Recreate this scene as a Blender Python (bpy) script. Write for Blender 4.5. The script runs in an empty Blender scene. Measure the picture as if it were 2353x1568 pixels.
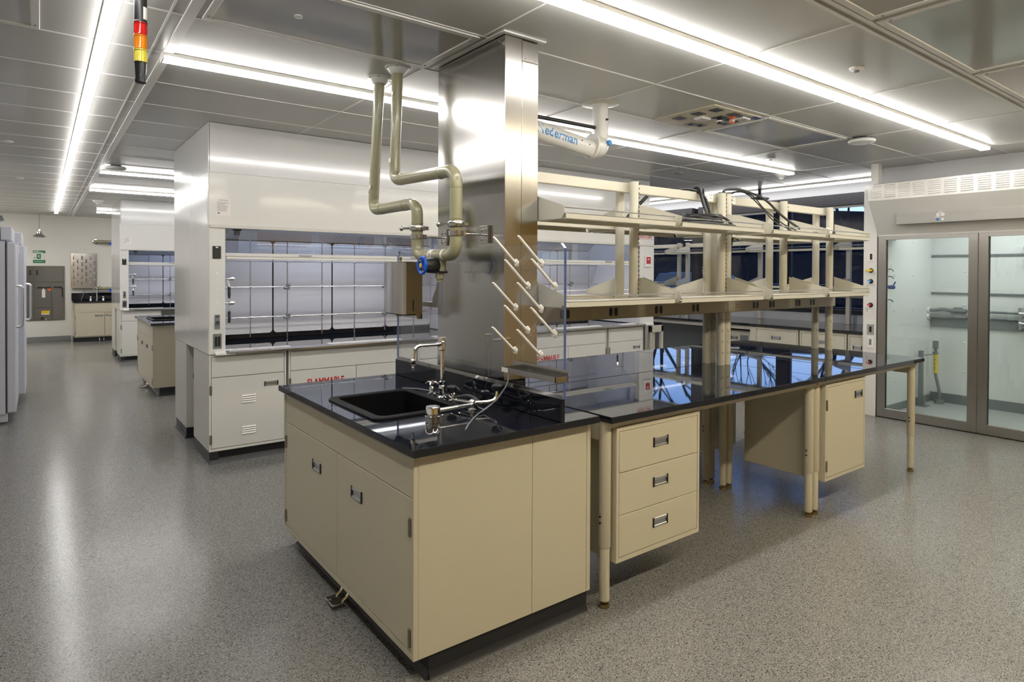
import bpy, bmesh, math, random
from mathutils import Vector, Matrix
random.seed(7)
S = bpy.context.scene
COL = S.collection
PI = math.pi
# ------------------------------------------------------------------ materials
MATS = {}
def nt(name):
    m = bpy.data.materials.new(name); m.use_nodes = True
    MATS[name] = m
    return m, m.node_tree.nodes, m.node_tree.links, m.node_tree.nodes['Principled BSDF']
def mat(name, col, rough=0.5, metal=0.0, coat=0.0, spec=0.5, noise=0.03, scale=18, bump=0.0, emit=None, es=0, trans=0.0, ior=1.5):
    m, N, L, b = nt(name)
    b.inputs['Roughness'].default_value = rough
    b.inputs['Metallic'].default_value = metal
    b.inputs['Coat Weight'].default_value = coat
    b.inputs['Coat Roughness'].default_value = 0.08
    b.inputs['Specular IOR Level'].default_value = spec
    b.inputs['IOR'].default_value = ior
    b.inputs['Transmission Weight'].default_value = trans
    c = (col[0], col[1], col[2], 1)
    b.inputs['Base Color'].default_value = c
    if noise:
        tc = N.new('ShaderNodeTexCoord'); nz = N.new('ShaderNodeTexNoise')
        nz.inputs['Scale'].default_value = scale; nz.inputs['Detail'].default_value = 4
        mx = N.new('ShaderNodeMix'); mx.data_type = 'RGBA'
        mx.inputs[6].default_value = tuple(v*(1-noise) for v in col)+(1,)
        mx.inputs[7].default_value = tuple(min(1, v*(1+noise)) for v in col)+(1,)
        L.new(tc.outputs['Object'], nz.inputs['Vector']); L.new(nz.outputs['Fac'], mx.inputs[0])
        L.new(mx.outputs[2], b.inputs['Base Color'])
        if bump:
            bp = N.new('ShaderNodeBump'); bp.inputs['Strength'].default_value = bump; bp.inputs['Distance'].default_value = 0.002
            L.new(nz.outputs['Fac'], bp.inputs['Height']); L.new(bp.outputs['Normal'], b.inputs['Normal'])
    if emit:
        b.inputs['Emission Color'].default_value = (*emit, 1); b.inputs['Emission Strength'].default_value = es
    return m
def brushed(name, col, rough=0.25, rot=.25, aniso=.75):
    m, N, L, b = nt(name)
    b.inputs['Metallic'].default_value = 1
    tc = N.new('ShaderNodeTexCoord'); nz = N.new('ShaderNodeTexNoise'); nz.inputs['Scale'].default_value = 2.5; nz.inputs['Detail'].default_value = 4
    L.new(tc.outputs['Object'], nz.inputs['Vector'])
    mr = N.new('ShaderNodeMapRange'); mr.inputs[3].default_value = rough-.03; mr.inputs[4].default_value = rough+.03
    L.new(nz.outputs['Fac'], mr.inputs[0]); L.new(mr.outputs[0], b.inputs['Roughness'])
    tg = N.new('ShaderNodeTangent'); tg.direction_type = 'RADIAL'; tg.axis = 'Z'
    L.new(tg.outputs[0], b.inputs['Tangent']); b.inputs['Anisotropic'].default_value = aniso; b.inputs['Anisotropic Rotation'].default_value = rot
    b.inputs['Base Color'].default_value = (*col, 1)
    return m
def thin_glass(name, tint, f0=0.06, rough=0.0, gl=1.0):
    m = bpy.data.materials.new(name); m.use_nodes = True; MATS[name] = m
    N, L = m.node_tree.nodes, m.node_tree.links
    N.clear()
    out = N.new('ShaderNodeOutputMaterial'); tr = N.new('ShaderNodeBsdfTransparent'); g = N.new('ShaderNodeBsdfGlossy'); mx = N.new('ShaderNodeMixShader')
    tr.inputs[0].default_value = (*tint, 1); g.inputs['Roughness'].default_value = rough; g.inputs[0].default_value = (gl, gl, gl, 1)
    fr = N.new('ShaderNodeFresnel'); fr.inputs[0].default_value = 1.45
    mul = N.new('ShaderNodeMath'); mul.operation = 'MULTIPLY'; mul.inputs[1].default_value = f0/0.034; mul.use_clamp = True
    ge = N.new('ShaderNodeNewGeometry'); mi = N.new('ShaderNodeMix'); mi.inputs[2].default_value = 1.45; mi.inputs[3].default_value = 1/1.45
    L.new(ge.outputs['Backfacing'], mi.inputs[0]); L.new(mi.outputs[0], fr.inputs[0])
    L.new(fr.outputs[0], mul.inputs[0]); L.new(mul.outputs[0], mx.inputs[0]); L.new(tr.outputs[0], mx.inputs[1]); L.new(g.outputs[0], mx.inputs[2]); L.new(mx.outputs[0], out.inputs[0])
    return m
def emis(name, col, s):
    m = bpy.data.materials.new(name); m.use_nodes = True; MATS[name] = m
    N, L = m.node_tree.nodes, m.node_tree.links; N.clear()
    out = N.new('ShaderNodeOutputMaterial'); e = N.new('ShaderNodeEmission')
    e.inputs[0].default_value = (*col, 1); e.inputs[1].default_value = s
    L.new(e.outputs[0], out.inputs[0]); return m
def speckle(name):
    m, N, L, b = nt(name)
    tc = N.new('ShaderNodeTexCoord')
    v = N.new('ShaderNodeTexVoronoi'); v.inputs['Scale'].default_value = 260
    n1 = N.new('ShaderNodeTexNoise'); n1.inputs['Scale'].default_value = 150; n1.inputs['Detail'].default_value = 3
    n2 = N.new('ShaderNodeTexNoise'); n2.inputs['Scale'].default_value = 1.3; n2.inputs['Detail'].default_value = 3
    for t in (v, n1, n2): L.new(tc.outputs['Object'], t.inputs['Vector'])
    sep = N.new('ShaderNodeSeparateColor'); L.new(v.outputs['Color'], sep.inputs[0])
    r1 = N.new('ShaderNodeValToRGB'); e = r1.color_ramp.elements
    e[0].position = 0.0; e[0].color = (.075, .073, .07, 1); e[1].position = 1; e[1].color = (.62, .59, .54, 1)
    for p, c in ((.10, (.10, .098, .094)), (.16, (.30, .29, .265)), (.55, (.37, .355, .325)), (.8, (.42, .40, .365)), (.93, (.52, .50, .46))):
        q = e.new(p); q.color = (*c, 1)
    L.new(sep.outputs[0], r1.inputs[0])
    r2 = N.new('ShaderNodeValToRGB'); r2.color_ramp.elements[0].position = .33; r2.color_ramp.elements[1].position = .62
    r2.color_ramp.elements[0].color = (.5, .5, .5, 1); r2.color_ramp.elements[1].color = (1, 1, 1, 1)
    L.new(n1.outputs['Fac'], r2.inputs[0])
    mx = N.new('ShaderNodeMix'); mx.data_type = 'RGBA'; mx.blend_type = 'MULTIPLY'; mx.inputs[0].default_value = .8
    L.new(r1.outputs[0], mx.inputs[6]); L.new(r2.outputs[0], mx.inputs[7])
    sc = N.new('ShaderNodeMix'); sc.data_type = 'RGBA'; sc.blend_type = 'MULTIPLY'; sc.inputs[0].default_value = 1; sc.inputs[7].default_value = (.66, .67, .685, 1)
    L.new(mx.outputs[2], sc.inputs[6]); L.new(sc.outputs[2], b.inputs['Base Color'])
    mr = N.new('ShaderNodeMapRange'); mr.inputs[3].default_value = .17; mr.inputs[4].default_value = .24; b.inputs['Specular IOR Level'].default_value = .32
    L.new(n2.outputs['Fac'], mr.inputs[0]); L.new(mr.outputs[0], b.inputs['Roughness'])
    bp = N.new('ShaderNodeBump'); bp.inputs['Strength'].default_value = .03; bp.inputs['Distance'].default_value = .002
    L.new(n1.outputs['Fac'], bp.inputs['Height']); L.new(bp.outputs['Normal'], b.inputs['Normal'])
    return m

CREAM = mat('cream_paint', (.58, .53, .40), .38, noise=.02, coat=.15)
CREAM2 = mat('cream_rack_paint', (.575, .55, .465), .35, noise=.02, coat=.15)
WHITE = mat('white_hood_enamel', (.74, .73, .70), .28, noise=.015, coat=.3)
GLOSSW = mat('glossy_white_panel', (.72, .72, .72), .16, noise=.01, coat=.6)
HOODCAB = mat('grey_white_cabinet_paint', (.66, .645, .60), .35, noise=.015, coat=.2)
EPOXY = mat('black_epoxy_resin', (.008, .0095, .015), .025, noise=.25, scale=60, spec=.62)
SINKB = mat('black_sink_resin', (.003, .003, .004), .5, noise=.1, spec=.15)
KICK = mat('black_rubber_base', (.018, .019, .023), .42, noise=.1)
DARK = mat('black_plastic', (.012, .012, .013), .4, noise=.05)
DARKG = mat('dark_grey_plastic', (.05, .055, .065), .4, noise=.05)
GREYM = mat('grey_channel_metal', (.22, .24, .25), .45, noise=.06, metal=.4)
STEEL = brushed('brushed_stainless', (.60, .585, .56), .17, .25, .45)
STEELV = brushed('brushed_stainless_frame', (.50, .48, .45), .30, 0)
STEELD = brushed('stainless_cabinet_doors', (.15, .142, .125), .36)
CHROME = mat('polished_chrome', (.86, .86, .87), .06, 1, noise=0)
ROD = mat('lattice_rod_steel', (.62, .63, .66), .2, 1, noise=.02)
ALU = mat('satin_aluminium_pull', (.70, .71, .72), .3, 1, noise=.03)
RECESS = mat('pull_recess_shade_metal', (.50, .51, .52), .35, 1, noise=.03)
STRIPS = mat('satin_steel_strip', (.42, .405, .375), .42, .55, noise=.04)
HINGE = mat('hinge_nickel', (.40, .36, .28), .35, 1, noise=.05)
BRASS = mat('brass_glide', (.35, .26, .12), .35, 1, noise=.08)
PIPE = mat('tan_plastic_pipe', (.33, .315, .20), .3, noise=.03, coat=.3)
WPLAS = mat('white_plastic', (.80, .80, .78), .35, noise=.01)
PEG = mat('cream_white_peg_plastic', (.82, .79, .74), .35, noise=.01)
WALLM = mat('warm_white_wall_paint', (.80, .775, .72), .6, noise=.02, scale=6)
WALLG = mat('pale_grey_wall_panel', (.60, .61, .64), .35, noise=.015)
TANW = mat('tan_wall_for_reflections', (.48, .31, .085), .5, noise=.2, scale=5)  # unseen wall tinted deep tan to add a gold reflection to the steel
CEIL = mat('painted_metal_ceiling_panel', (.49, .482, .455), .36, noise=.015, scale=4, coat=.2)
TBAR = mat('ceiling_grid_paint', (.80, .79, .76), .4, noise=.01)
REVEAL = mat('dark_reveal', (.05, .05, .05), .6, noise=.05)
GLOSSC = mat('glossy_ceiling_diffuser', (.45, .44, .42), .14, noise=.02, coat=.5)
FLOOR = speckle('speckled_resin_floor')
FLOORG = mat('grey_hood_floor_resin', (.42, .44, .43), .3, noise=.08, scale=90)
COVE = mat('grey_cove_base', (.22, .225, .22), .45, noise=.05)
FREEZ = mat('freezer_enamel', (.66, .68, .76), .32, noise=.01, coat=.2)
BLUE = mat('blue_handwheel_plastic', (.012, .10, .62), .3, noise=.03)
BLUET = mat('blue_tape', (.02, .06, .32), .5, noise=.05)
YELL = mat('yellow_plastic', (.80, .55, .02), .4, noise=.03)
REDM = mat('red_paint', (.55, .02, .03), .4, noise=.03)
ORNG = mat('orange_plastic', (.75, .16, .05), .4, noise=.03)
REDL = mat('red_lens', (.65, .01, .008), .15, noise=0, coat=.5, trans=.25)
AMBL = mat('amber_lens', (.90, .28, .01), .15, noise=0, coat=.5, trans=.25)
YELL_L = mat('yellow_lens', (.90, .78, .10), .15, noise=0, coat=.5, trans=.25)
GREEN = mat('green_sign_ink', (.01, .20, .07), .5, noise=.02)
PAPER = mat('white_sticker', (.82, .78, .75), .5, noise=.01)
INK = mat('grey_ink', (.22, .21, .21), .6, noise=.02)
INKB = mat('blue_lettering_ink', (.06, .28, .66), .5, noise=.02)
INKR = mat('red_lettering_ink', (.50, .015, .02), .5, noise=.02)
BLIND = mat('dark_roller_blind', (.028, .028, .034), .6, noise=.1)
WFRAME = mat('dark_bronze_window_frame', (.012, .013, .018), .4, noise=.05)
BAFF = mat('hood_liner_panel', (.68, .67, .70), .38, noise=.015)
LINER = mat('walk_in_liner_panel', (.76, .775, .765), .32, noise=.015)
TUBEM = mat('clear_vinyl_tube', (.55, .6, .68), .15, noise=0, trans=.6)
ACED = mat('acrylic_edge_blue', (.10, .16, .42), .08, noise=.35, scale=30, trans=.4)
ACRY = thin_glass('clear_acrylic_sheet', (.97, .975, .985), .05)
GLASS = thin_glass('door_glass', (.93, .965, .96), .05)
SASHG = thin_glass('sash_glass', (.80, .85, .93), .16)
WING = thin_glass('window_glass', (.90, .93, .97), .02)
LAMP = emis('fluorescent_tube_white', (1, .97, .93), 19)
LAMP0 = emis('fluorescent_tube_aisle', (1, .98, .96), 13)
LAMPD = emis('fluorescent_tube_dim', (1, .97, .95), 9)
LAMPW = emis('fluorescent_tube_warm', (1, .89, .67), 40)
HLAMP = emis('hood_lamp_cool', (.86, .90, 1), 6.8)
WLAMP = emis('walk_in_hood_lamp', (.97, 1, .98), 3)
CARP = mat('car_paint_blue_grey', (.02, .028, .05), .25, noise=.02, coat=.6)
ASPH = mat('asphalt', (.02, .022, .03), .8, spec=.05, noise=.2, scale=3)
HILL = mat('dark_hillside', (.005, .0055, .008), .9, spec=0, noise=.4, scale=.8)
BARK = mat('dark_tree_bark', (.006, .006, .009), .9, spec=.05, noise=.3)

# ------------------------------------------------------------------ mesh builder
class MB:
    def __init__(s): s.bm = bmesh.new(); s.mi = 0
    def use(s, i): s.mi = i; return s
    def face(s, vs):
        try:
            f = s.bm.faces.new(vs); f.material_index = s.mi; return f
        except ValueError: return None
    def hexa(s, P, b=0.0, seg=1):
        v = [s.bm.verts.new(p) for p in P]
        fs = [s.face([v[i] for i in q]) for q in ((3, 2, 1, 0), (4, 5, 6, 7), (0, 1, 5, 4), (1, 2, 6, 5), (2, 3, 7, 6), (3, 0, 4, 7))]
        if b > 0:
            es = set(e for f in fs for e in f.edges)
            r = bmesh.ops.bevel(s.bm, geom=list(es), offset=b, segments=1, profile=.5, affect='EDGES')
            for f in r['faces']: f.material_index = s.mi
        return s
    def box(s, x0, x1, y0, y1, z0, z1, b=0.0, seg=1):
        x0, x1 = sorted((x0, x1)); y0, y1 = sorted((y0, y1)); z0, z1 = sorted((z0, z1))
        return s.hexa([(x0, y0, z0), (x1, y0, z0), (x1, y1, z0), (x0, y1, z0), (x0, y0, z1), (x1, y0, z1), (x1, y1, z1), (x0, y1, z1)], b, seg)
    def obox(s, c, ax, ay, az, b=0.0):
        c, ax, ay, az = Vector(c), Vector(ax), Vector(ay), Vector(az)
        if ax.cross(ay).dot(az) < 0: ay = -ay
        return s.hexa([c+sx*ax+sy*ay+sz*az for sz in (-1, 1) for sx, sy in ((-1, -1), (1, -1), (1, 1), (-1, 1))], b)
    def fbox(s, face, plane, u0, u1, z0, z1, d0, d1, b=0.0):
        if face == 'S': return s.box(u0, u1, plane-d1, plane-d0, z0, z1, b)
        if face == 'N': return s.box(u0, u1, plane+d0, plane+d1, z0, z1, b)
        if face == 'W': return s.box(plane-d1, plane-d0, u0, u1, z0, z1, b)
        if face == 'E': return s.box(plane+d0, plane+d1, u0, u1, z0, z1, b)
    def ring(s, c, d, r, n):
        d = Vector(d).normalized()
        a = d.orthogonal().normalized(); bb = d.cross(a)
        return [s.bm.verts.new(Vector(c)+r*(math.cos(2*PI*i/n)*a+math.sin(2*PI*i/n)*bb)) for i in range(n)]
    def cyl(s, p, q, r, r2=None, n=20, cap=True):
        p, q = Vector(p), Vector(q); r2 = r if r2 is None else r2
        A = s.ring(p, q-p, r, n); B = s.ring(q, q-p, r2, n)
        for i in range(n): s.face([A[i], A[(i+1) % n], B[(i+1) % n], B[i]])
        if cap: s.face(A[::-1]); s.face(B)
        return s
    def tube(s, pts, r, fil=0.0, n=12, fs=5, closed=False, cap=True):
        P = [Vector(p) for p in pts]
        if fil > 0:
            Q = [P[0]]
            for i in range(1, len(P)-1):
                a, b, c = P[i-1], P[i], P[i+1]
                d1 = (a-b); d2 = (c-b); f = min(fil, d1.length*.49, d2.length*.49)
                p1 = b+d1.normalized()*f; p2 = b+d2.normalized()*f
                for k in range(fs+1):
                    t = k/fs; Q.append((1-t)**2*p1+2*t*(1-t)*b+t*t*p2)
            Q.append(P[-1]); P = Q
        m = len(P); rings = []
        prev = None
        for i in range(m):
            if closed: d = P[(i+1) % m]-P[i-1]
            else: d = P[min(i+1, m-1)]-P[max(i-1, 0)]
            d.normalize()
            if prev is None: a = d.orthogonal().normalized()
            else:
                a = prev-d*prev.dot(d); a.normalize()
            prev = a; bb = d.cross(a)
            rr = r if not isinstance(r, (list, tuple)) else r[i] if len(r) == m else r[0]+(r[-1]-r[0])*i/(m-1)
            rings.append([s.bm.verts.new(P[i]+rr*(math.cos(2*PI*k/n)*a+math.sin(2*PI*k/n)*bb)) for k in range(n)])
        for i in range(m if closed else m-1):
            A, B = rings[i], rings[(i+1) % m]
            for k in range(n): s.face([A[k], A[(k+1) % n], B[(k+1) % n], B[k]])
        if cap and not closed: s.face(rings[0][::-1]); s.face(rings[-1])
        return s
    def lathe(s, prof, c, d=(0, 0, 1), n=28):
        d = Vector(d).normalized(); c = Vector(c); a = d.orthogonal().normalized(); bb = d.cross(a)
        R = []
        for (r, h) in prof:
            if r < 1e-6: R.append([s.bm.verts.new(c+d*h)])
            else: R.append([s.bm.verts.new(c+d*h+r*(math.cos(2*PI*k/n)*a+math.sin(2*PI*k/n)*bb)) for k in range(n)])
        for A, B in zip(R, R[1:]):
            if len(A) == 1 and len(B) == 1: continue
            if len(A) == 1:
                for k in range(n): s.face([A[0], B[(k+1) % n], B[k]][::-1])
            elif len(B) == 1:
                for k in range(n): s.face([A[k], A[(k+1) % n], B[0]])
            else:
                for k in range(n): s.face([A[k], A[(k+1) % n], B[(k+1) % n], B[k]])
        if len(R[0]) > 1: s.face(R[0][::-1])
        if len(R[-1]) > 1: s.face(R[-1])
        return s
    def prism(s, pts, axis, lo, hi):
        def mk(p, h):
            if axis == 'x': return (h, p[0], p[1])
            if axis == 'y': return (p[0], h, p[1])
            return (p[0], p[1], h)
        A = [s.bm.verts.new(mk(p, lo)) for p in pts]; B = [s.bm.verts.new(mk(p, hi)) for p in pts]
        n = len(pts)
        s.face(A[::-1]); s.face(B)
        for i in range(n): s.face([A[i], A[(i+1) % n], B[(i+1) % n], B[i]])
        return s
    def ball(s, c, r, sc=(1, 1, 1), u=16, v=10):
        bmesh.ops.create_uvsphere(s.bm, u_segments=u, v_segments=v, radius=r, matrix=Matrix.Translation(c) @ Matrix.Diagonal((*sc, 1)))
        return s
    def text(s, string, o, ux, uy, size, align='LEFT', depth=.0006, bold=0.0):
        cu = bpy.data.curves.new('lettering', 'FONT'); cu.body = string; cu.size = size; cu.align_x = align; cu.extrude = depth; cu.offset = bold
        cu.resolution_u = 3
        ob = bpy.data.objects.new('lettering', cu); COL.objects.link(ob)
        me = bpy.data.meshes.new_from_object(ob.evaluated_get(bpy.context.evaluated_depsgraph_get()))
        bpy.data.objects.remove(ob); bpy.data.curves.remove(cu)
        ux, uy = Vector(ux), Vector(uy); uz = ux.cross(uy); o = Vector(o)
        vs = [s.bm.verts.new(o+v.co.x*ux+v.co.y*uy+v.co.z*uz) for v in me.vertices]
        for p in me.polygons: s.face([vs[i] for i in p.vertices])
        bpy.data.meshes.remove(me)
        return s
ORG = {}
def fin(name, mb, mats, org, ang=32):
    bm = mb.bm
    bmesh.ops.recalc_face_normals(bm, faces=bm.faces)
    me = bpy.data.meshes.new(name)
    bm.to_mesh(me); bm.free()
    me.transform(Matrix.Translation(-Vector(org)))
    for m in (mats if isinstance(mats, (list, tuple)) else [mats]): me.materials.append(m)
    if ang and len(me.polygons):
        me.polygons.foreach_set('use_smooth', [True]*len(me.polygons))
        me.set_sharp_from_angle(angle=math.radians(ang))
    o = bpy.data.objects.new(name, me); COL.objects.link(o)
    return o
def tag(o, label, cat, group=None, kind=None):
    if label: o['label'] = label
    if cat: o['category'] = cat
    if group: o['group'] = group
    if kind: o['kind'] = kind
    return o
def thing(name, label, cat, loc, group=None):
    o = bpy.data.objects.new(name, None); o.empty_display_size = .05
    COL.objects.link(o); o.location = loc; ORG[o.name] = Vector(loc)
    return tag(o, label, cat, group)
def islands(mb):
    bm = mb.bm; seen = set(); out = []
    for v0 in bm.verts:
        if v0 in seen: continue
        st = [v0]; seen.add(v0); isl = []
        while st:
            v = st.pop(); isl.append(v)
            for e in v.link_edges:
                w = e.other_vert(v)
                if w not in seen: seen.add(w); st.append(w)
        out.append(isl)
    res = []
    for isl in out:
        n = MB(); mp = {v: n.bm.verts.new(v.co) for v in isl}
        fs = set(f for v in isl for f in v.link_faces)
        for f in fs:
            g = n.face([mp[v] for v in f.verts])
            if g: g.material_index = f.material_index
        res.append(n)
    bm.free()
    return res
KEEP = ('lettering', 'sticker_print', 'marker_print', 'slot_row', 'louvre', 'foot_pedal', 'work_surface')
def clusters(mb):
    """groups of loose islands that lie close together; far-apart pieces become parts of their own"""
    isl = islands(mb)
    if len(isl) == 1 or len(isl) > 300: return isl if len(isl) == 1 else [join(isl)]
    bb = []
    for n in isl:
        co = [v.co for v in n.bm.verts]
        bb.append(([min(c[i] for c in co) for i in range(3)], [max(c[i] for c in co) for i in range(3)]))
    par = list(range(len(isl)))
    def root(i):
        while par[i] != i: i = par[i]
        return i
    size = [max(h[i]-l[i] for i in range(3)) for l, h in bb]
    for i in range(len(isl)):
        for j in range(i):
            g = math.sqrt(sum(max(0, bb[i][0][k]-bb[j][1][k], bb[j][0][k]-bb[i][1][k])**2 for k in range(3)))
            if g < max(.02, .45*max(size[i], size[j])): par[root(i)] = root(j)
    gr = {}
    for i in range(len(isl)): gr.setdefault(root(i), []).append(isl[i])
    return [join(v) for v in gr.values()]
def join(L):
    if len(L) == 1: return L[0]
    n = MB()
    for x in L:
        mp = {v: n.bm.verts.new(v.co) for v in x.bm.verts}
        for f in x.bm.faces:
            g = n.face([mp[v] for v in f.verts])
            if g: g.material_index = f.material_index
        x.bm.free()
    return n
def part(name, mb, mats, parent, label=None, ang=32):
    first = None
    for n in ([mb] if name in KEEP else clusters(mb)):
        o = part1(name, n, mats, parent, label, ang)
        first = first or o
    return first
def part1(name, mb, mats, parent, label=None, ang=32):
    o = fin(name, mb, mats, ORG[parent.name], ang)
    o.parent = parent; ORG[o.name] = ORG[parent.name]
    if label: o['label'] = label
    return o
def solo(name, mb, mats, label, cat, group=None, org=None, ang=32):
    vs = [v.co for v in mb.bm.verts]
    if org is None:
        lo = Vector([min(v[i] for v in vs) for i in range(3)]); hi = Vector([max(v[i] for v in vs) for i in range(3)])
        org = Vector(((lo.x+hi.x)/2, (lo.y+hi.y)/2, lo.z))
    o = fin(name, mb, mats, org, ang); o.location = org; ORG[o.name] = Vector(org)
    return tag(o, label, cat, group)
def struct(name, mb, mats, ang=32):
    o = fin(name, mb, mats, (0, 0, 0), ang); o['kind'] = 'structure'; ORG[o.name] = Vector((0, 0, 0)); return o
def dup(root, d, label=None, group=None):
    def cp(o, par):
        c = o.copy(); COL.objects.link(c)
        if par: c.parent = par
        for ch in o.children: cp(ch, c)
        return c
    r = cp(root, None); r.location = Vector(root.location)+Vector(d)
    ORG[r.name] = Vector(r.location)
    if label: r['label'] = label
    if group: r['group'] = group
    return r
# aluminium pull between two black end caps; flat darker strip paints the scoop's shade
def pull(parent, face, plane, uc, zc, w=.10, h=.045):
    m = MB()
    m.use(1)
    for sg in (-1, 1): m.fbox(face, plane, uc+sg*(w/2-.004)-.004, uc+sg*(w/2-.004)+.004, zc-h/2, zc+h/2, 0, .006, .001)
    m.use(0)
    m.fbox(face, plane, uc-w/2+.008, uc+w/2-.008, zc+h/2-.016, zc+h/2-.002, 0, .0045, .001)
    m.fbox(face, plane, uc-w/2+.008, uc+w/2-.008, zc-h/2+.002, zc-h/2+.009, 0, .0045, .001)
    m.use(2)
    m.fbox(face, plane, uc-w/2+.008, uc+w/2-.008, zc-h/2+.009, zc+h/2-.016, 0, .0008)
    return part('handle', m, [ALU, DARK, RECESS], parent)
def hinge(parent, face, plane, uc, zc, h=.065):
    m = MB()
    m.fbox(face, plane, uc-.009, uc+.009, zc-h/2, zc+h/2, 0, .004, .001)
    for k in range(5):
        z0 = zc-h/2+h*k/5
        c0 = {'S': (uc, plane-.005, z0), 'W': (plane-.005, uc, z0)}[face]
        m.cyl(c0, (c0[0], c0[1], z0+h/5-.0015), .0045, n=8)
    return part('hinge', m, HINGE, parent)
# ------------------------------------------------------------------ setting
CZ = 2.78
WX = 8.6
m = MB(); m.box(-2.4, 9.0, -3.2, 17.2, -.06, 0); struct('floor', m, FLOOR)
m = MB(); m.box(-2.4, 9.0, -3.2, 17.3, CZ, CZ+.08)
struct('ceiling', m, CEIL)
# T-bar grid of the metal tile ceiling
m = MB()
for k in range(-8, 24):
    y = 2.05+.64*k
    if -3.2 < y < 17.1: m.box(-2.4, 8.5, y-.006, y+.006, CZ-.0035, CZ+.01)
for k in range(-4, 5):
    x = 3.16+1.335*k
    m.box(x-.005, x+.005, -3.2, 17.1, CZ-.003, CZ+.01)
struct('trim_1', m, TBAR)
m = MB()   # wide service rails between ceiling bays
for x0 in (.545,):
    m.box(x0, x0+.05, -3.2, 17.1, CZ-.006, CZ+.01, .001)
m.box(-2.4, 7.4, 1.385, 1.405, CZ-.010, CZ+.01, .001); m.box(-2.4, 7.4, 1.435, 1.455, CZ-.010, CZ+.01, .001)
struct('trim_2', m, TBAR)
m = MB(); m.box(-2.4, 9.0, 17.2, 17.4, 0, CZ); struct('wall_north', m, WALLM)
m = MB(); m.box(-2.55, -2.4, -3.2, 17.2, 0, CZ); struct('wall_west', m, WALLM)
m = MB(); m.box(-2.4, 9.0, -3.35, -3.2, 0, CZ); struct('wall_south', m, TANW)
m = MB(); m.box(-2.4, .54, 17.185, 17.2, 0, .11, .003); struct('baseboard_north', m, COVE)
# east wall: low wall, piers, header; bands of glazing between the piers
m = MB(); m.box(WX, WX+.12, 3.3, 17.2, 0, 1.03)
m.box(WX, WX+.12, 3.3, 17.2, 2.62, CZ)
m.box(8.95, 9.07, -3.2, 3.3, 0, CZ); m.box(WX, 9.07, 3.3, 3.40, 0, CZ)
struct('wall_east', m, WALLG)
wins = [(3.40, 4.86), (5.02, 6.26), (6.52, 8.3), (8.5, 10.4), (10.6, 13.0), (13.2, 17.2)]
m = MB(); m.box(WX+.005, WX+.13, 4.86, 5.02, 1.03, 2.62); m.box(WX+.005, WX+.16, 6.26, 6.52, 1.03, 2.62); m.box(WX+.005, WX+.13, 8.3, 8.5, 1.03, 2.62); m.box(WX+.005, WX+.13, 10.4, 10.6, 1.03, 2.62); m.box(WX+.005, WX+.13, 13.0, 13.2, 1.03, 2.62)
struct('trim_3', m, WFRAME)
m = MB(); m.box(WX-.03, WX+.13, 3.40, 17.2, 1.03, 1.085, .003); struct('trim_4', m, WFRAME)
for i, (a, b) in enumerate(wins):
    g = MB(); g.box(WX+.06, WX+.068, a, b, 1.085, 2.62)
    w = struct('window_%d' % (i+1), g, WING)
    f = MB()
    for (y0, y1) in ((a, a+.03), (b-.03, b)): f.box(WX+.04, WX+.09, y0, y1, 1.085, 2.62)
    f.box(WX+.04, WX+.09, a, b, 1.085, 1.11); f.box(WX+.04, WX+.09, a, b, 2.595, 2.62)
    part('window_frame', f, WFRAME, w)
for i, (a, b) in enumerate(wins[:3]):
    r = thing('roller_blind', ['dark roller blind rolled up above the window beside the tall glass-door hood', 'dark roller blind rolled up above the window between the two dark piers', 'dark roller blind rolled up above the window past the thick dark pier'][i], 'blind', (WX-.05, (a+b)/2, 2.45), 'rolled-up dark window blinds')
    f = MB(); f.box(WX-.10, WX-.004, a-.07, b+.07, 2.475, 2.63, .004); part('blind_cassette', f, BLIND, r)
    f = MB(); f.box(WX-.05, WX-.035, a, b, 2.445, 2.475, .003); part('bottom_rail', f, WPLAS, r)
# ------------------------------------------------------------------ strip lights
def strip(label, x0, x1, y0, y1, lamp, z=2.736, w=.041):
    t = thing('ceiling_strip_light', label, 'ceiling light', ((x0+x1)/2, (y0+y1)/2, z), 'linear ceiling strip lights')
    h = MB(); l = MB(); c = MB()
    if x1-x0 > y1-y0:
        y = (y0+y1)/2
        h.box(x0, x1, y-w-.001, y+w+.001, z+.0205, CZ, .002)
        l.prism([(y-w, z+.020), (y-w, z+.008), (y-w+.011, z), (y+w-.011, z), (y+w, z+.008), (y+w, z+.020)], 'x', x0+.01, x1-.01)
        for xx in (x0, x1-.01): c.box(xx, xx+.01, y-w-.002, y+w+.002, z-.002, z+.030, .002)
    else:
        x = (x0+x1)/2
        h.box(x-w-.001, x+w+.001, y0, y1, z+.0205, CZ, .002)
        l.prism([(x-w, z+.020), (x-w, z+.008), (x-w+.011, z), (x+w-.011, z), (x+w, z+.008), (x+w, z+.020)], 'y', y0+.01, y1-.01)
        for yy in (y0, y1-.01): c.box(x-w-.002, x+w+.002, yy, yy+.01, z-.002, z+.030, .002)
    part('housing', h, TBAR, t); part('diffuser', l, lamp, t); part('end_cap', c, TBAR, t)
strip('long glowing strip light above the front edge of the central bench', .6, 7.12, 2.05, 2.10, LAMP)
strip('glowing strip light in front of the white fume hoods, passing behind the steel column', .54, 7.12, 3.96, 4.01, LAMP)
strip('long glowing strip light over the open aisle toward the back wall', .235, .285, -1.0, 16.0, LAMP0, w=.030)
strip('first cross strip light past the near fume hoods, behind the flat round ceiling unit', .565, 6.9, 8.97, 9.02, LAMP)
strip('second cross strip light past the near fume hoods, by the far hood', .57, 6.9, 11.05, 11.10, LAMP)
strip('short cross strip light over the sink by the back wall', .90, 6.9, 15.2, 15.25, LAMP)
strip('glowing strip light running along the window wall', 8.28, 8.33, 3.45, 9.0, LAMPD)
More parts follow.
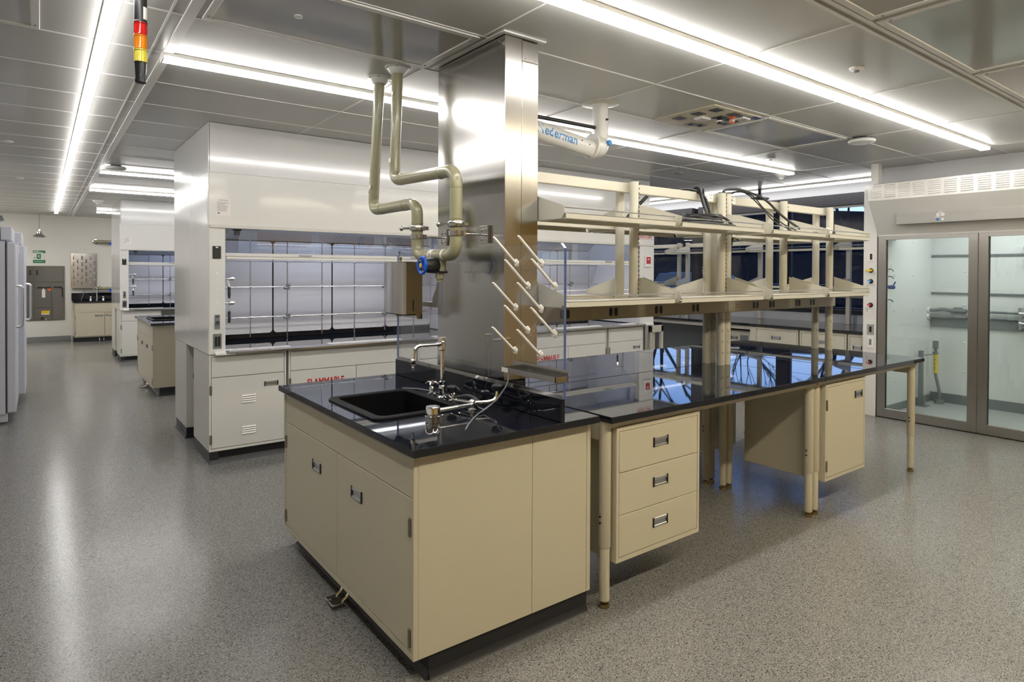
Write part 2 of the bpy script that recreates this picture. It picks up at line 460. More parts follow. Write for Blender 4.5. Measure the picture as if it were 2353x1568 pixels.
strip('warm strip light over the aisle nearest the camera', .6, 7.12, .12, .17, LAMPW)
strip('added unseen strip light over the west bay, brightening the back wall', -1.32, -1.27, 11.0, 16.6, LAMP)  # added lamp out of view, lifts the back wall and freezers
# ------------------------------------------------------------------ flat framed ceiling panels
def cpanel(name, label, x0, x1, y0, y1, mt, cat='ceiling panel', g='framed ceiling panels'):
    t = thing(name, label, cat, ((x0+x1)/2, (y0+y1)/2, CZ-.012), g)
    f = MB(); w = .035
    f.box(x0, x1, y0, y0+w, CZ-.010, CZ+.002, .002); f.box(x0, x1, y1-w, y1, CZ-.010, CZ+.002, .002)
    f.box(x0, x0+w, y0+w, y1-w, CZ-.010, CZ+.002, .002); f.box(x1-w, x1, y0+w, y1-w, CZ-.010, CZ+.002, .002)
    part('frame', f, TBAR, t)
    p = MB(); p.box(x0+w, x1-w, y0+w, y1-w, CZ-.005, CZ+.002); part('panel', p, mt, t)
    s = MB()
    for (a, b) in ((x0+.018, y0+.06), (x1-.018, y0+.06), (x0+.018, y1-.06), (x1-.018, y1-.06)): s.cyl((a, b, CZ-.0125), (a, b, CZ-.008), .006, n=10)
    part('screw', s, GREYM, t)
    return t
PERF, _N, _L, _b = nt('perforated_ceiling_metal')
_b.inputs['Roughness'].default_value = .4
_tc = _N.new('ShaderNodeTexCoord'); _v = _N.new('ShaderNodeTexVoronoi'); _v.inputs['Scale'].default_value = 95; _v.inputs['Randomness'].default_value = 0
_r = _N.new('ShaderNodeValToRGB'); _r.color_ramp.elements[0].position = .30; _r.color_ramp.elements[0].color = (.10, .10, .09, 1); _r.color_ramp.elements[1].position = .40; _r.color_ramp.elements[1].color = (.50, .49, .46, 1)
_L.new(_tc.outputs['Object'], _v.inputs['Vector']); _L.new(_v.outputs['Distance'], _r.inputs[0]); _L.new(_r.outputs[0], _b.inputs['Base Color'])
cpanel('ceiling_diffuser', 'perforated framed ceiling panel at the top edge of the view', 1.86, 3.16, .75, 1.38, PERF)
cpanel('ceiling_diffuser', 'glossy framed ceiling panel nearest the ceiling rail, above the round sensor', 3.21, 4.47, .75, 1.38, GLOSSC)
cpanel('ceiling_diffuser', 'glossy framed ceiling panel by the louvered hood top', 4.52, 5.80, .75, 1.38, GLOSSC)
cpanel('ceiling_diffuser', 'glossy framed ceiling panel beside the ceiling outlet plate', 4.51, 5.76, 2.705, 3.31, GLOSSC)
cpanel('ceiling_diffuser', 'glossy framed ceiling panel where the two tan pipes come down', .62, 1.815, 2.70, 3.31, GLOSSC)
cpanel('ceiling_diffuser', 'framed ceiling panel in the corner of the view past the aisle strip light', -1.0, .0, 3.36, 3.95, GLOSSC)
# ------------------------------------------------------------------ ceiling outlet plate
t = thing('ceiling_outlet_plate', 'ceiling service plate with square sockets, blue tape and two hanging reels', 'outlet plate', (4.16, 3.02, CZ-.012))
m = MB(); m.box(3.86, 4.47, 2.74, 3.29, CZ-.012, CZ, .003); part('plate', m, CREAM, t)
k = 0
for (fx, fy, hole) in ((.13, .13, 1), (.13, .34, 1), (.30, .13, 1), (.30, .34, 1), (.13, .52, 1), (.45, .13, 0), (.80, .13, 0), (.45, .34, 0), (.82, .40, 0), (.30, .80, 1), (.45, .84, 1), (.82, .72, 0)):
    x = 4.47-.61*(1-fy) if False else 3.86+.61*(1-fx); y = 2.74+.55*fy
    p = MB(); p.box(x-.046, x+.046, y-.040, y+.040, CZ-.016, CZ-.010, .002); s = part('socket', p, DARKG if not hole else GREYM, t)
    if hole:
        q = MB(); q.cyl((x, y, CZ-.019), (x, y, CZ-.012), .021, n=16); part('socket_hole', q, DARK, s)
m = MB(); m.box(4.38, 4.47, 2.745, 2.80, CZ-.0145, CZ-.010); m.box(4.15, 4.22, 2.90, 2.98, CZ-.0145, CZ-.010); m.box(4.28, 4.33, 2.80, 2.88, CZ-.0145, CZ-.010); part('blue_tape', m, BLUET, t)
for (x, y) in ((4.34, 2.83), (4.10, 3.02)):
    p = MB(); p.box(x-.055, x+.055, y-.04, y+.04, CZ-.028, CZ-.010, .004); s = part('duplex_outlet', p, WPLAS, t)
    q = MB()
    for a in (-.02, .02):
        for c in (-.012, .012): q.box(x+a-.008, x+a+.008, y+c-.004, y+c+.004, CZ-.0292, CZ-.026)
    part('outlet_slot', q, DARK, s)
for (x, y, mt, lab) in ((4.19, 2.93, DARK, 'black and white hanging reel'), (4.25, 2.86, ORNG, 'orange and white hanging reel')):
    p = MB(); p.lathe([(.006, 0), (.026, -.002), (.026, -.010), (.014, -.014), (.019, -.020), (.019, -.045), (.016, -.050), (.002, -.052)], (x, y, CZ-.01)); s = part('hanging_reel', p, mt, t, lab)
    q = MB(); q.lathe([(.0192, -.026), (.0202, -.027), (.0202, -.037), (.0192, -.038)], (x, y, CZ-.01)); part('reel_band', q, WPLAS, s)
# ------------------------------------------------------------------ small ceiling devices
def disc(name, label, cat, x, y, prof, mt, g=None, extra=None):
    t = thing(name, label, cat, (x, y, CZ), g)
    m = MB(); m.lathe(prof, (x, y, CZ)); part('body', m, mt, t)
    if extra: extra(t)
    return t
def ex1(t):
    x, y = t.location.x, t.location.y
    m = MB(); m.lathe([(.018, -.018), (.014, -.026), (0, -.028)], (x, y, CZ)); part('lens', m, GREYM, t)
disc('ceiling_occupancy_sensor', 'round white ceiling sensor beside the long strip light', 'sensor', 3.849, 1.758, [(.04, 0), (.04, -.008), (.030, -.014), (.020, -.018), (0, -.018)], WPLAS, None, ex1)
disc('ceiling_sensor', 'small flat round sensor past the end of the hood strip light', 'sensor', 6.133, 3.661, [(.045, 0), (.045, -.006), (.03, -.010), (0, -.010)], CEIL, None, ex1)
def ex2(t):
    x, y = t.location.x, t.location.y
    m = MB(); m.lathe([(.028, -.052), (.028, -.062), (.020, -.066), (0, -.066)], (x, y, CZ)); part('sensing_head', m, WPLAS, t)
disc('smoke_detector', 'white smoke detector below the end of the hood strip light', 'smoke detector', 7.25, 4.19, [(.075, 0), (.072, -.012), (.05, -.038), (.035, -.044), (.035, -.052), (0, -.052)], WPLAS, 'white smoke detectors', ex2)
disc('smoke_detector', 'white smoke detector over the aisle near the far hood', 'smoke detector', .80, 13.0, [(.085, 0), (.082, -.012), (.06, -.038), (.045, -.044), (.045, -.052), (0, -.052)], WPLAS, 'white smoke detectors', ex2)
def wap(label, x, y):
    t = thing('ceiling_access_point', label, 'access point', (x, y, CZ), 'flat white ceiling units')
    m = MB(); m.box(x-.05, x+.05, y-.05, y+.05, CZ-.016, CZ, .002); part('bracket', m, DARKG, t)
    m = MB(); m.lathe([(.06, -.016), (.10, -.018), (.112, -.030), (.104, -.045), (.08, -.052), (0, -.054)], (x, y, CZ), n=36)
    part('cover', m, WPLAS, t)
wap('flat white ceiling unit below the far end of the long bench strip light', 5.85, 2.62)
wap('flat white ceiling unit in front of the cross strip lights', .695, 8.55)
disc('emergency_light', 'small flush dark ceiling fitting over the rack rail', 'ceiling fitting', 6.2, 4.9, [(.05, 0), (.05, -.004), (0, -.004)], GREYM)
for i, (x, y) in enumerate(((-.25, 7.6), (-.22, 10.5))):
    disc('ceiling_sprinkler', ['flush sprinkler cap over the aisle, the one nearer the camera', 'flush sprinkler cap over the aisle, the one closer to the back wall'][i], 'sprinkler', x, y, [(.05, 0), (.05, -.006), (.04, -.010), (0, -.010)], TBAR, 'flush sprinkler caps')
for i, (x, y) in enumerate(((.98, 3.0), (4.95, 1.05))):
    disc('ceiling_sprinkler', ['tiny sprinkler cap in the glossy panel by the tan pipes', 'tiny sprinkler cap in the glossy panel above the louvered hood'][i], 'sprinkler', x, y, [(.02, 0), (.02, -.010), (.012, -.014), (0, -.014)], TBAR, 'flush sprinkler caps')
t = thing('ceiling_camera', 'dark domed camera with glowing face hanging by the window blinds', 'camera', (8.22, 5.07, 2.575))
m = MB(); m.lathe([(.025, CZ), (.025, 2.66), (.10, 2.655), (.125, 2.64), (.125, 2.625), (.09, 2.612), (0, 2.61)], (8.22, 5.07, 0)); part('housing', m, BLIND, t)
m = MB(); m.lathe([(.06, 2.612), (.06, 2.585), (.045, 2.575), (0, 2.573)], (8.22, 5.07, 0)); part('dome', m, WPLAS, t)
# ------------------------------------------------------------------ signal tower
KS = .93
x, y = .362*KS, 3.269*KS
UZ = lambda z: 1.565+(z-1.565)*KS
t = thing('hanging_signal_tower', 'black signal tower hanging from the ceiling with red, amber and yellow lenses', 'signal light', (x, y, UZ(2.41)))
m = MB(); m.lathe([(.06, 2.78), (.06, 2.772), (.024, 2.765), (.024, UZ(2.683)), (.026, UZ(2.680)), (.026, UZ(2.676)), (0, UZ(2.676))], (x, y, 0)); part('pole', m, DARK, t)
m = MB()
for k in range(-3, 2):
    a = math.radians(-42+k*10); b = math.radians(-42+(k+1)*10)
    m.hexa([(x+r*math.cos(q), y+r*math.sin(q), z) for z in (UZ(2.69), UZ(2.745)) for r, q in ((.0242, a), (.0248, a), (.0248, b), (.0242, b))])
part('rating_label', m, PAPER, t)
for nm, z0, z1, mt in (('red_lens', 2.622, 2.676, REDL), ('amber_lens', 2.559, 2.620, AMBL), ('yellow_lens', 2.500, 2.557, YELL_L)):
    z0 = UZ(z0); z1 = UZ(z1)
    m = MB(); m.lathe([(.0228, z0), (.0246, z0+.002), (.0228, z0+.005), (.0228, z1-.006), (.0256, z1-.004), (.0256, z1), (0, z1)], (x, y, 0))
    for k in range(12):
        q = 2*PI*k/12; m.cyl((x+.0228*math.cos(q), y+.0228*math.sin(q), z0+.006), (x+.0228*math.cos(q), y+.0228*math.sin(q), z1-.006), .0018, n=6)
    part(nm, m, mt, t)
m = MB(); m.lathe([(r_*KS, UZ(z_)) for r_, z_ in ((0, 2.408), (.018, 2.408), (.023, 2.411), (.0235, 2.418), (.021, 2.430), (.0245, 2.498), (.0265, 2.500), (0, 2.500))], (x, y, 0)); b = part('buzzer', m, DARK, t)
m = MB()
for k in range(5):
    q = math.radians(-100+k*18); m.box(x+.0213*math.cos(q)-.0015, x+.0213*math.cos(q)+.0015, y+.0213*math.sin(q)-.0015, y+.0213*math.sin(q)+.0015, UZ(2.425), UZ(2.447))
part('buzzer_slot', m, DARKG, b)
def rrect(x0, x1, y0, y1, r, n=5):
    P = []
    for cx, cy, a0 in ((x1-r, y1-r, 0), (x0+r, y1-r, 90), (x0+r, y0+r, 180), (x1-r, y0+r, 270)):
        for k in range(n+1):
            a = math.radians(a0+90*k/n); P.append((cx+r*math.cos(a), cy+r*math.sin(a)))
    return P
def loft(m, loops, cap0=False, cap1=False):
    R = [[m.bm.verts.new(p) for p in L] for L in loops]
    for A, B in zip(R, R[1:]):
        n = len(A)
        for k in range(n): m.face([A[k], A[(k+1) % n], B[(k+1) % n], B[k]])
    if cap0: m.face(R[0][::-1])
    if cap1: m.face(R[-1])
def slab_hole(m, o, h, z0, z1, b=.003):
    def q(r, z): return [m.bm.verts.new((x, y, z)) for x, y in ((r[0], r[2]), (r[1], r[2]), (r[1], r[3]), (r[0], r[3]))]
    OT, OB, HT, HB = q(o, z1), q(o, z0), q(h, z1), q(h, z0)
    ed = set()
    for k in range(4):
        j = (k+1) % 4
        f1 = m.face([OT[k], OT[j], HT[j], HT[k]]); m.face([OB[k], HB[k], HB[j], OB[j]])
        f2 = m.face([OB[k], OB[j], OT[j], OT[k]]); m.face([HB[k], HT[k], HT[j], HB[j]])
        for e in f2.edges:
            if f1 in e.link_faces or all(v in OB for v in e.verts): ed.add(e)
    bmesh.ops.bevel(m.bm, geom=list(ed), offset=b, segments=1, affect='EDGES')
ISLAND = []
# ------------------------------------------------------------------ sink cabinet
def sink_cabinet(label):
    t = thing('sink_cabinet', label, 'cabinet', (1.57, 2.87, 0), 'island sink cabinets')
    m = MB()
    m.box(1.131, 1.134, 2.097, 3.634, .1016, .882); m.box(2.0, 2.0185, 2.0985, 3.634, .1016, .882); m.box(1.134, 2.0, 2.0985, 2.115, .1016, .882); m.box(1.134, 2.0, 3.618, 3.634, .1016, .882); m.box(1.134, 2.0, 2.115, 3.618, .1016, .118)
    m.box(1.113, 1.133, 2.090, 2.108, .1016, .882); m.box(1.113, 1.133, 3.624, 3.642, .1016, .882)
    m.box(1.113, 1.133, 2.108, 3.624, .1016, .124); m.box(1.113, 1.133, 2.108, 3.624, .866, .882)
    part('body', m, CREAM, t)
    for nm, x0, x1 in (('side_panel', 1.1335, 1.680), ('side_panel', 1.682, 1.999), ('side_panel', 2.001, 2.024)):
        m = MB(); m.box(x0, x1, 2.089, 2.0975, .1016, .882, .001); part(nm, m, CREAM, t)
    m = MB(); m.box(2.0195, 2.0245, 2.10, 3.64, .1016, .882); part('back_panel', m, CREAM, t)
    m = MB(); m.box(1.115, 1.1305, 2.111, 3.621, .712, .863, .0015); part('apron_panel', m, CREAM, t)
    for (y0, y1, hy, px) in ((2.111, 2.852, 2.12, 2.62), (2.856, 3.621, 3.612, 3.12)):
        m = MB(); m.box(1.1145, 1.1305, y0, y1, .127, .709, .0015); d = part('door', m, CREAM, t)
        pull(d, 'W', 1.1145, px, .582, .115, .05)
        for z in (.60, .18): hinge(d, 'W', 1.114, hy, z, .07)
    m = MB(); m.box(1.188, 2.016, 2.105, 3.63, 0, .1016)
    m.prism([(2.105, .032), (2.105, 0), (2.088, 0), (2.098, .010)], 'x', 1.188, 2.016); m.prism([(1.188, .032), (1.188, 0), (1.172, 0), (1.181, .010)], 'y', 2.105, 3.63)
    part('toe_kick', m, KICK, t)
    p = MB()
    for y in (2.80, 2.87):
        p.tube([(1.19, y, .098), (1.165, y, .09), (1.145, y, .045), (1.12, y, .030)], .008, .02, 8)
    p.box(1.068, 1.128, 2.80-.012, 2.80+.040, .020, .028, .002); p.box(1.068, 1.128, 2.85, 2.885, .020, .028, .002)
    part('foot_pedal', p, CHROME, t, 'steel foot pedals under the doors')
    ISLAND.append(t)
sink_cabinet('beige two-door sink cabinet under the black worktop with the tall faucet')
# ------------------------------------------------------------------ black worktop with upstand
t = thing('epoxy_worktop', 'black epoxy worktop with upstand around the drop-in sink, nearest the camera', 'worktop', (1.57, 2.87, .8825), 'black island worktops')
ISLAND.append(t)
m = MB(); slab_hole(m, (1.085, 2.032, 2.038, 3.665), (1.185, 1.597, 2.55, 3.095), .8825, .914); part('slab', m, EPOXY, t)
m = MB(); m.box(1.80, 1.825, 2.042, 3.63, .914, 1.015, .003); part('upstand', m, EPOXY, t)
m = MB(); m.box(1.886, 2.028, 2.58, 3.235, .914, 1.012, .003); part('curb', m, EPOXY, t)
# ------------------------------------------------------------------ sink basin
t = thing('sink_basin', 'black drop-in sink in the near island worktop', 'sink', (1.39, 2.82, .914), 'island sink basins')
ISLAND.append(t)
m = MB()
def L3(x0, x1, y0, y1, r, z): return [(x, y, z) for x, y in rrect(x0, x1, y0, y1, r)]
loft(m, [L3(1.160, 1.620, 2.525, 3.120, .045, .914), L3(1.160, 1.620, 2.525, 3.120, .045, .921), L3(1.166, 1.614, 2.531, 3.114, .042, .926),
         L3(1.196, 1.588, 2.561, 3.084, .04, .926), L3(1.201, 1.583, 2.566, 3.079, .04, .920), L3(1.205, 1.579, 2.570, 3.075, .04, .80), L3(1.215, 1.569, 2.58, 3.065, .05, .68)], False, True)
part('basin', m, SINKB, t)
m = MB(); m.lathe([(.045, .6802), (.042, .685), (.03, .684), (.008, .682), (0, .682)], (1.39, 2.82, 0)); part('drain', m, CHROME, t)
# ------------------------------------------------------------------ gooseneck faucet
t = thing('lab_faucet', 'chrome gooseneck faucet standing behind the near island sink', 'faucet', (1.665, 2.82, .914))
ISLAND.append(t)
m = MB(); m.lathe([(.028, .914), (.028, .918), (.016, .926), (.015, .940), (.017, .944), (.017, .975), (.014, .98), (.017, .985), (.017, .997), (.010, 1.003), (.010, 1.165), (.010, 1.165), (0, 1.165)], (1.665, 2.82, 0)); part('riser', m, CHROME, t)
m = MB(); m.lathe([(.012, 1.158), (.017, 1.163), (.018, 1.205), (.014, 1.212), (.020, 1.216), (.020, 1.228), (.010, 1.232), (0, 1.232)], (1.665, 2.82, 0)); m.cyl((1.665, 2.82, 1.192), (1.632, 2.82, 1.192), .016, .011); part('vacuum_breaker', m, CHROME, t)
m = MB(); m.tube([(1.64, 2.82, 1.192), (1.505, 2.82, 1.192), (1.497, 2.82, 1.115)], .0085, .055, 12, 8); part('spout', m, CHROME, t)
m = MB(); m.lathe([(.009, 1.128), (.013, 1.122), (.013, 1.108), (.008, 1.10), (.009, 1.096), (.006, 1.09), (.0085, 1.086), (.006, 1.08), (.007, 1.076), (.004, 1.072), (0, 1.072)], (1.497, 2.82, 0)); part('serrated_nozzle', m, CHROME, t)
for (y, mt) in ((2.93, REDM), (2.715, INKB)):
    m = MB(); m.lathe([(.024, .914), (.024, .919), (.014, .925), (.011, .936), (.015, .94), (.013, .952), (.009, .958), (.009, .968), (.014, .972), (.012, .980), (0, .982)], (1.668, y, 0))
    for k in range(4):
        a = PI/4+k*PI/2; m.tube([(1.668, y, .974), (1.668+.022*math.cos(a), y+.022*math.sin(a), .978), (1.668+.036*math.cos(a), y+.036*math.sin(a), .968)], [.007, .006, .004], 0, 8)
    v = part('valve_handle', m, CHROME, t)
    m = MB(); m.lathe([(.009, .982), (.009, .984), (0, .985)], (1.668, y, 0)); part('index_button', m, mt, v)
# ------------------------------------------------------------------ eyewash
t = thing('eyewash_unit', 'chrome swing-arm eyewash lying on the worktop behind the sink', 'eyewash', (1.62, 2.45, .914))
ISLAND.append(t)
m = MB(); m.lathe([(.033, .914), (.033, .926), (.0345, .928), (.0345, .931), (.033, .933), (.033, .966), (.030, .972), (0, .973)], (1.385, 2.425, 0), n=32); part('cup', m, CHROME, t)
m = MB(); m.tube([(1.41, 2.425, .951), (1.60, 2.435, .951), (1.622, 2.455, .951)], .0095, .02, 12); m.ball((1.625, 2.475, .951), .017); m.lathe([(.02, .914), (.02, .92), (.009, .925), (.009, .945), (0, .945)], (1.625, 2.475, 0)); part('swing_arm', m, CHROME, t)
m = MB(); m.tube([(1.625, 2.48, .951), (1.60, 2.60, .948), (1.612, 2.655, .952), (1.63, 2.665, .972)], .008, .03, 10); m.tube([(1.63, 2.47, .951), (1.70, 2.44, .951), (1.735, 2.435, .962), (1.742, 2.437, 1.0)], .008, .03, 10); part('spray_pipe', m, CHROME, t)
for c in ((1.63, 2.667, .985), (1.742, 2.438, 1.012)):
    m = MB(); m.lathe([(.010, -.014), (.022, -.010), (.026, .0), (.026, .012), (.020, .018), (0, .02)], c); part('spray_head', m, DARK, t, 'black dust cap')
m = MB(); m.tube([(1.66, 2.68, .935), (1.70, 2.62, .955), (1.71, 2.55, .94), (1.66, 2.50, .924)], .009, .04, 8)
solo('rubber_hose', m, DARKG, 'dark rubber hose curling behind the eyewash heads', 'hose'); 
m = MB(); m.tube([(1.742, 2.345, 1.105), (1.735, 2.34, 1.05), (1.70, 2.38, .97), (1.66, 2.42, .925), (1.58, 2.37, .9175), (1.46, 2.25, .9175), (1.40, 2.18, .9175)], .0035, .05, 8)
m.tube([(1.66, 2.43, .92), (1.70, 2.62, .919), (1.71, 2.90, .919), (1.66, 3.06, .925), (1.57, 3.08, .935)], .0035, .08, 8)
solo('drain_tube', m, TUBEM, 'thin clear drain tube hanging from the peg board tray onto the worktop', 'tube')
# ------------------------------------------------------------------ acrylic drying rack
t = thing('drying_rack', 'clear acrylic drying board with white pegs standing on the black upstand', 'drying rack', (1.813, 2.83, 1.015))
prof = [(2.034, 1.017), (3.62, 1.017), (3.62, 1.672), (3.598, 1.694), (2.056, 1.694), (2.034, 1.672)]
m = MB(); m.prism(prof, 'x', 1.806, 1.820)
for i, f in enumerate(m.bm.faces): f.material_index = 0 if i < 2 else 1
part('acrylic_sheet', m, [ACRY, ACED], t, ang=0)
m = MB(); m.box(1.8035, 1.806, 2.04, 3.615, 1.015, 1.034); part('retaining_strip', m, STEEL, t)
m = MB()
for y in (2.045, 2.62, 3.2): m.cyl((1.8035, y, 1.026), (1.799, y, 1.026), .006, n=10)
part('screw', m, STEEL, t)
for (y, z) in [(2.363, 1.61), (2.176, 1.607), (2.273, 1.504), (2.082, 1.505), (2.366, 1.4), (2.179, 1.402), (2.274, 1.299), (2.085, 1.298), (2.369, 1.195), (2.180, 1.197)]:
    m = MB(); m.tube([(1.799, y, z), (1.786, y, z+.006), (1.670, y, z+.113), (1.664, y, z+.118)], [.0085, .0068, .006, .004], .006, 10)
    m.lathe([(.0, -.006), (.013, -.005), (.0145, 0), (.013, .005), (0, .006)], (1.798, y, z), (1, .0, -.2), n=16)
    m.ball((1.796, y, z+.012), .0085, (1, 1, .9), 10, 8); m.ball((1.800, y, z-.010), .010, (1, 1, 1), 10, 8)
    part('peg', m, PEG, t)
m = MB(); m.box(1.735, 1.804, 2.005, 2.39, 1.098, 1.101)
m.box(1.733, 1.736, 2.003, 2.392, 1.098, 1.122); m.box(1.733, 1.805, 2.003, 2.006, 1.098, 1.122); m.box(1.733, 1.805, 2.389, 2.392, 1.098, 1.122); m.box(1.802, 1.805, 2.003, 2.392, 1.098, 1.146)
tr = part('drip_tray', m, STEEL, t)
m = MB(); m.box(1.7318, 1.7332, 2.34, 2.388, 1.100, 1.120); part('paper_label', m, PAPER, tr)
# ------------------------------------------------------------------ towel dispenser
t = thing('towel_dispenser', 'stainless paper towel dispenser with key on the acrylic board', 'dispenser', (1.745, 3.43, 1.30))
m = MB()
a = [(1.805, 3.29), (1.70, 3.29), (1.688, 3.298), (1.683, 3.31), (1.681, 3.43), (1.683, 3.55), (1.688, 3.562), (1.70, 3.57), (1.805, 3.57)]
m.prism(a, 'z', 1.318, 1.620)
m.prism([(1.762, 1.318), (1.775, 1.288), (1.805, 1.288), (1.805, 1.318)], 'y', 3.29, 3.294); m.prism([(1.762, 1.318), (1.775, 1.288), (1.805, 1.288), (1.805, 1.318)], 'y', 3.566, 3.57); m.box(1.795, 1.805, 3.29, 3.57, 1.288, 1.318)
part('case', m, STEEL, t)
m = MB(); m.box(1.70, 1.795, 3.30, 3.56, 1.310, 1.317); part('towel_opening', m, DARK, t)
m = MB(); m.box(1.742, 1.750, 3.2885, 3.2902, 1.335, 1.398); part('level_slot', m, DARK, t)
m = MB(); m.box(1.69, 1.803, 3.292, 3.568, 1.620, 1.626, .002); part('lid', m, STEEL, t)
m = MB(); m.cyl((1.74, 3.44, 1.626), (1.74, 3.44, 1.632), .008, n=12); m.lathe([(0, -.001), (.010, -.001), (.010, .001), (0, .001)], (1.74, 3.44, 1.645), (0, 1, 0), n=16); m.box(1.738, 1.742, 3.439, 3.441, 1.628, 1.64); k = part('key', m, BRASS, t)
m = MB(); m.cyl((1.74, 3.475, 1.626), (1.74, 3.475, 1.672), .0018, n=8); m.ball((1.74, 3.475, 1.673), .0035, (1, 1, 1), 8, 6); part('lock_pin', m, CHROME, k)
# ------------------------------------------------------------------ stainless service column
t = thing('service_column', 'tall brushed stainless steel column rising from the bench to the ceiling', 'column', (1.99, 2.91, 1.014))
X0, X1, Y0, Y1 = 1.883, 2.098, 2.575, 3.243
m = MB(); m.box(X0+.004, X1-.002, Y0+.006, Y1-.002, 1.014, CZ-.002); part('core', m, STEEL, t)
m = MB(); m.box(X0, X0+.0042, Y0+.001, Y1, 1.014, CZ-.016, .0008); part('side_sheet', m, STEEL, t)
m = MB(); m.box(X0+.001, X0+.106, Y0, Y0+.0065, 1.014, CZ-.006, .0008); part('front_sheet', m, STEEL, t)
for (z0, z1) in ((1.014, 1.574), (1.577, 2.657), (2.660, CZ-.02)):
    m = MB(); m.box(X0+.108, X1, Y0, Y0+.0065, z0, z1, .0008); p = part('cover_plate', m, STEEL, t)
    if z0 > 2.5:
        q = MB(); q.lathe([(.005, 0), (.003, .002), (0, .002)], (X0+.13, Y0, 2.675), (0, -1, 0), n=10); q.lathe([(.005, 0), (.003, .002), (0, .002)], (X1-.02, Y0, 2.675), (0, -1, 0), n=10); part('screw', q, STEEL, p)
m = MB(); m.box(X0-.03, X0-.002, Y0-.02, Y1+.05, CZ-.006, CZ, .001); m.box(X0-.03, X1+.03, Y0-.03, Y0-.004, CZ-.010, CZ-.001, .001); part('ceiling_trim', m, TBAR, t)
# ------------------------------------------------------------------ pipe loop
t = thing('pipe_loop', 'two tan plastic pipes dropping from the ceiling into a U with valve', 'pipe', (1.70, 3.2, 1.60))
PX = 1.703
def pipe(pts, r, fil, nm='pipe'):
    m = MB(); m.tube(pts, r, fil, 20, 8); return part(nm, m, PIPE, t)
pipe([(1.700, 3.655, CZ), (1.694, 3.735, 1.955), (1.703, 3.165, 1.955), (PX, 3.165, 1.655), (PX, 2.75, 1.655), (PX, 2.75, 2.09), (1.694, 3.435, 2.11), (1.700, 3.408, CZ)], .0325, .075)
m = MB()
for c, d, in (((1.695, 3.728, 2.07), (0, 0, 1)), ((1.694, 3.60, 1.955), (0, 1, 0)), ((1.70, 3.30, 1.955), (0, 1, 0)), ((PX, 3.165, 1.84), (0, 0, 1)), ((PX, 3.05, 1.655), (0, 1, 0)), ((PX, 2.88, 1.655), (0, 1, 0)), ((PX, 2.75, 1.84), (0, 0, 1)), ((PX, 2.75, 2.0), (0, 0, 1)), ((1.70, 2.90, 2.092), (0, 1, 0)), ((1.695, 3.33, 2.108), (0, 1, 0)), ((1.695, 3.434, 2.20), (0, 0, 1))):
    m.lathe([(.030, -.003), (.0345, -.002), (.0345, .002), (.030, .003)], c, d, n=22)
part('weld_bead', m, PIPE, t)
for (x, y) in ((1.70, 3.655), (1.70, 3.408)):
    m = MB(); m.lathe([(.075, CZ), (.075, CZ-.007), (.060, CZ-.010), (.050, CZ-.030), (.040, CZ-.040), (.034, CZ-.042), (.034, CZ-.04)], (x, y, 0), n=32); f = part('ceiling_flange', m, WPLAS, t)
    q = MB()
    for k in range(6): q.cyl((x+.066*math.cos(k*PI/3), y+.066*math.sin(k*PI/3), CZ-.013), (x+.066*math.cos(k*PI/3), y+.066*math.sin(k*PI/3), CZ-.006), .006, n=8)
    part('flange_screw', q, STEEL, f)
for (c, wing) in (((PX, 3.165, 1.812), 1), ((PX, 2.75, 1.812), 1)):
    m = MB(); m.lathe([(.033, -.014), (.042, -.014), (.044, -.010), (.044, .010), (.042, .014), (.033, .014)], c, n=26)
    m.tube([(c[0]-.03, c[1]+.03, c[2]), (c[0]-.06, c[1]+.06, c[2])], .006, 0, 8); m.ball((c[0]-.065, c[1]+.065, c[2]), .013, (1, 1, 1.2), 10, 8)
    m.box(c[0]+.03, c[0]+.055, c[1]-.035, c[1]-.015, c[2]-.01, c[2]+.01, .002)
    part('pipe_clamp', m, STEEL, t)
for y in (3.165, 2.75):
    m = MB(); m.lathe([(.033, -.013), (.038, -.013), (.038, .013), (.033, .013)], (PX, y, 1.765), n=24); m.box(PX+.03, PX+.055, y-.014, y+.014, 1.752, 1.778, .002); m.cyl((PX+.05, y, 1.765), (1.876, y, 1.765), .0065, n=10)
    b = part('wall_bracket', m, STEEL, t)
    m = MB(); m.box(1.876, 1.8825, y-.045, y+.045, 1.718, 1.812, .001); m.box(1.866, 1.878, y-.049, y-.043, 1.718, 1.812)
    for dy in (-.018, .022):
        for dz in (-.025, .025): m.lathe([(.0135, 0), (.0135, .002), (.006, .003), (.006, .007), (0, .008)], (1.876, y+dy, 1.765+dz), (-1, 0, 0), n=14)
    part('mounting_plate', m, STEEL, b)
v = MB(); v.lathe([(.024, -.07), (.024, -.03), (.036, -.024), (.036, .024), (.024, .03), (.030, .035)], (PX, 2.915, 1.60), (0, 0, 1), n=20); v.box(PX-.02, PX+.012, 2.875, 2.955, 1.565, 1.635, .006); v.cyl((PX, 2.915, 1.535), (PX, 2.915, 1.512), .017, n=14)
v = part('valve_body', v, PIPE, t)
q = MB(); q.lathe([(.040, 0), (.042, .01), (.040, .05), (.034, .072)], (PX-.018, 2.915, 1.60), (-1, 0, 0), n=20)
for dy in (-.034, .034):
    for dz in (-.034, .034): q.cyl((PX-.02, 2.915+dy, 1.60+dz), (PX+.026, 2.915+dy, 1.60+dz), .007, n=8)
part('bonnet', q, DARK, v)
q = MB(); R = .042; hx = PX-.105
q.tube([(hx, 2.915+R*math.cos(2*PI*k/28), 1.60+R*math.sin(2*PI*k/28)) for k in range(28)], .0085, 0, 10, closed=True)
for k in range(3):
    a = PI/2+k*2*PI/3; q.tube([(hx, 2.915, 1.60), (hx, 2.915+R*math.cos(a), 1.60+R*math.sin(a))], .006, 0, 8)
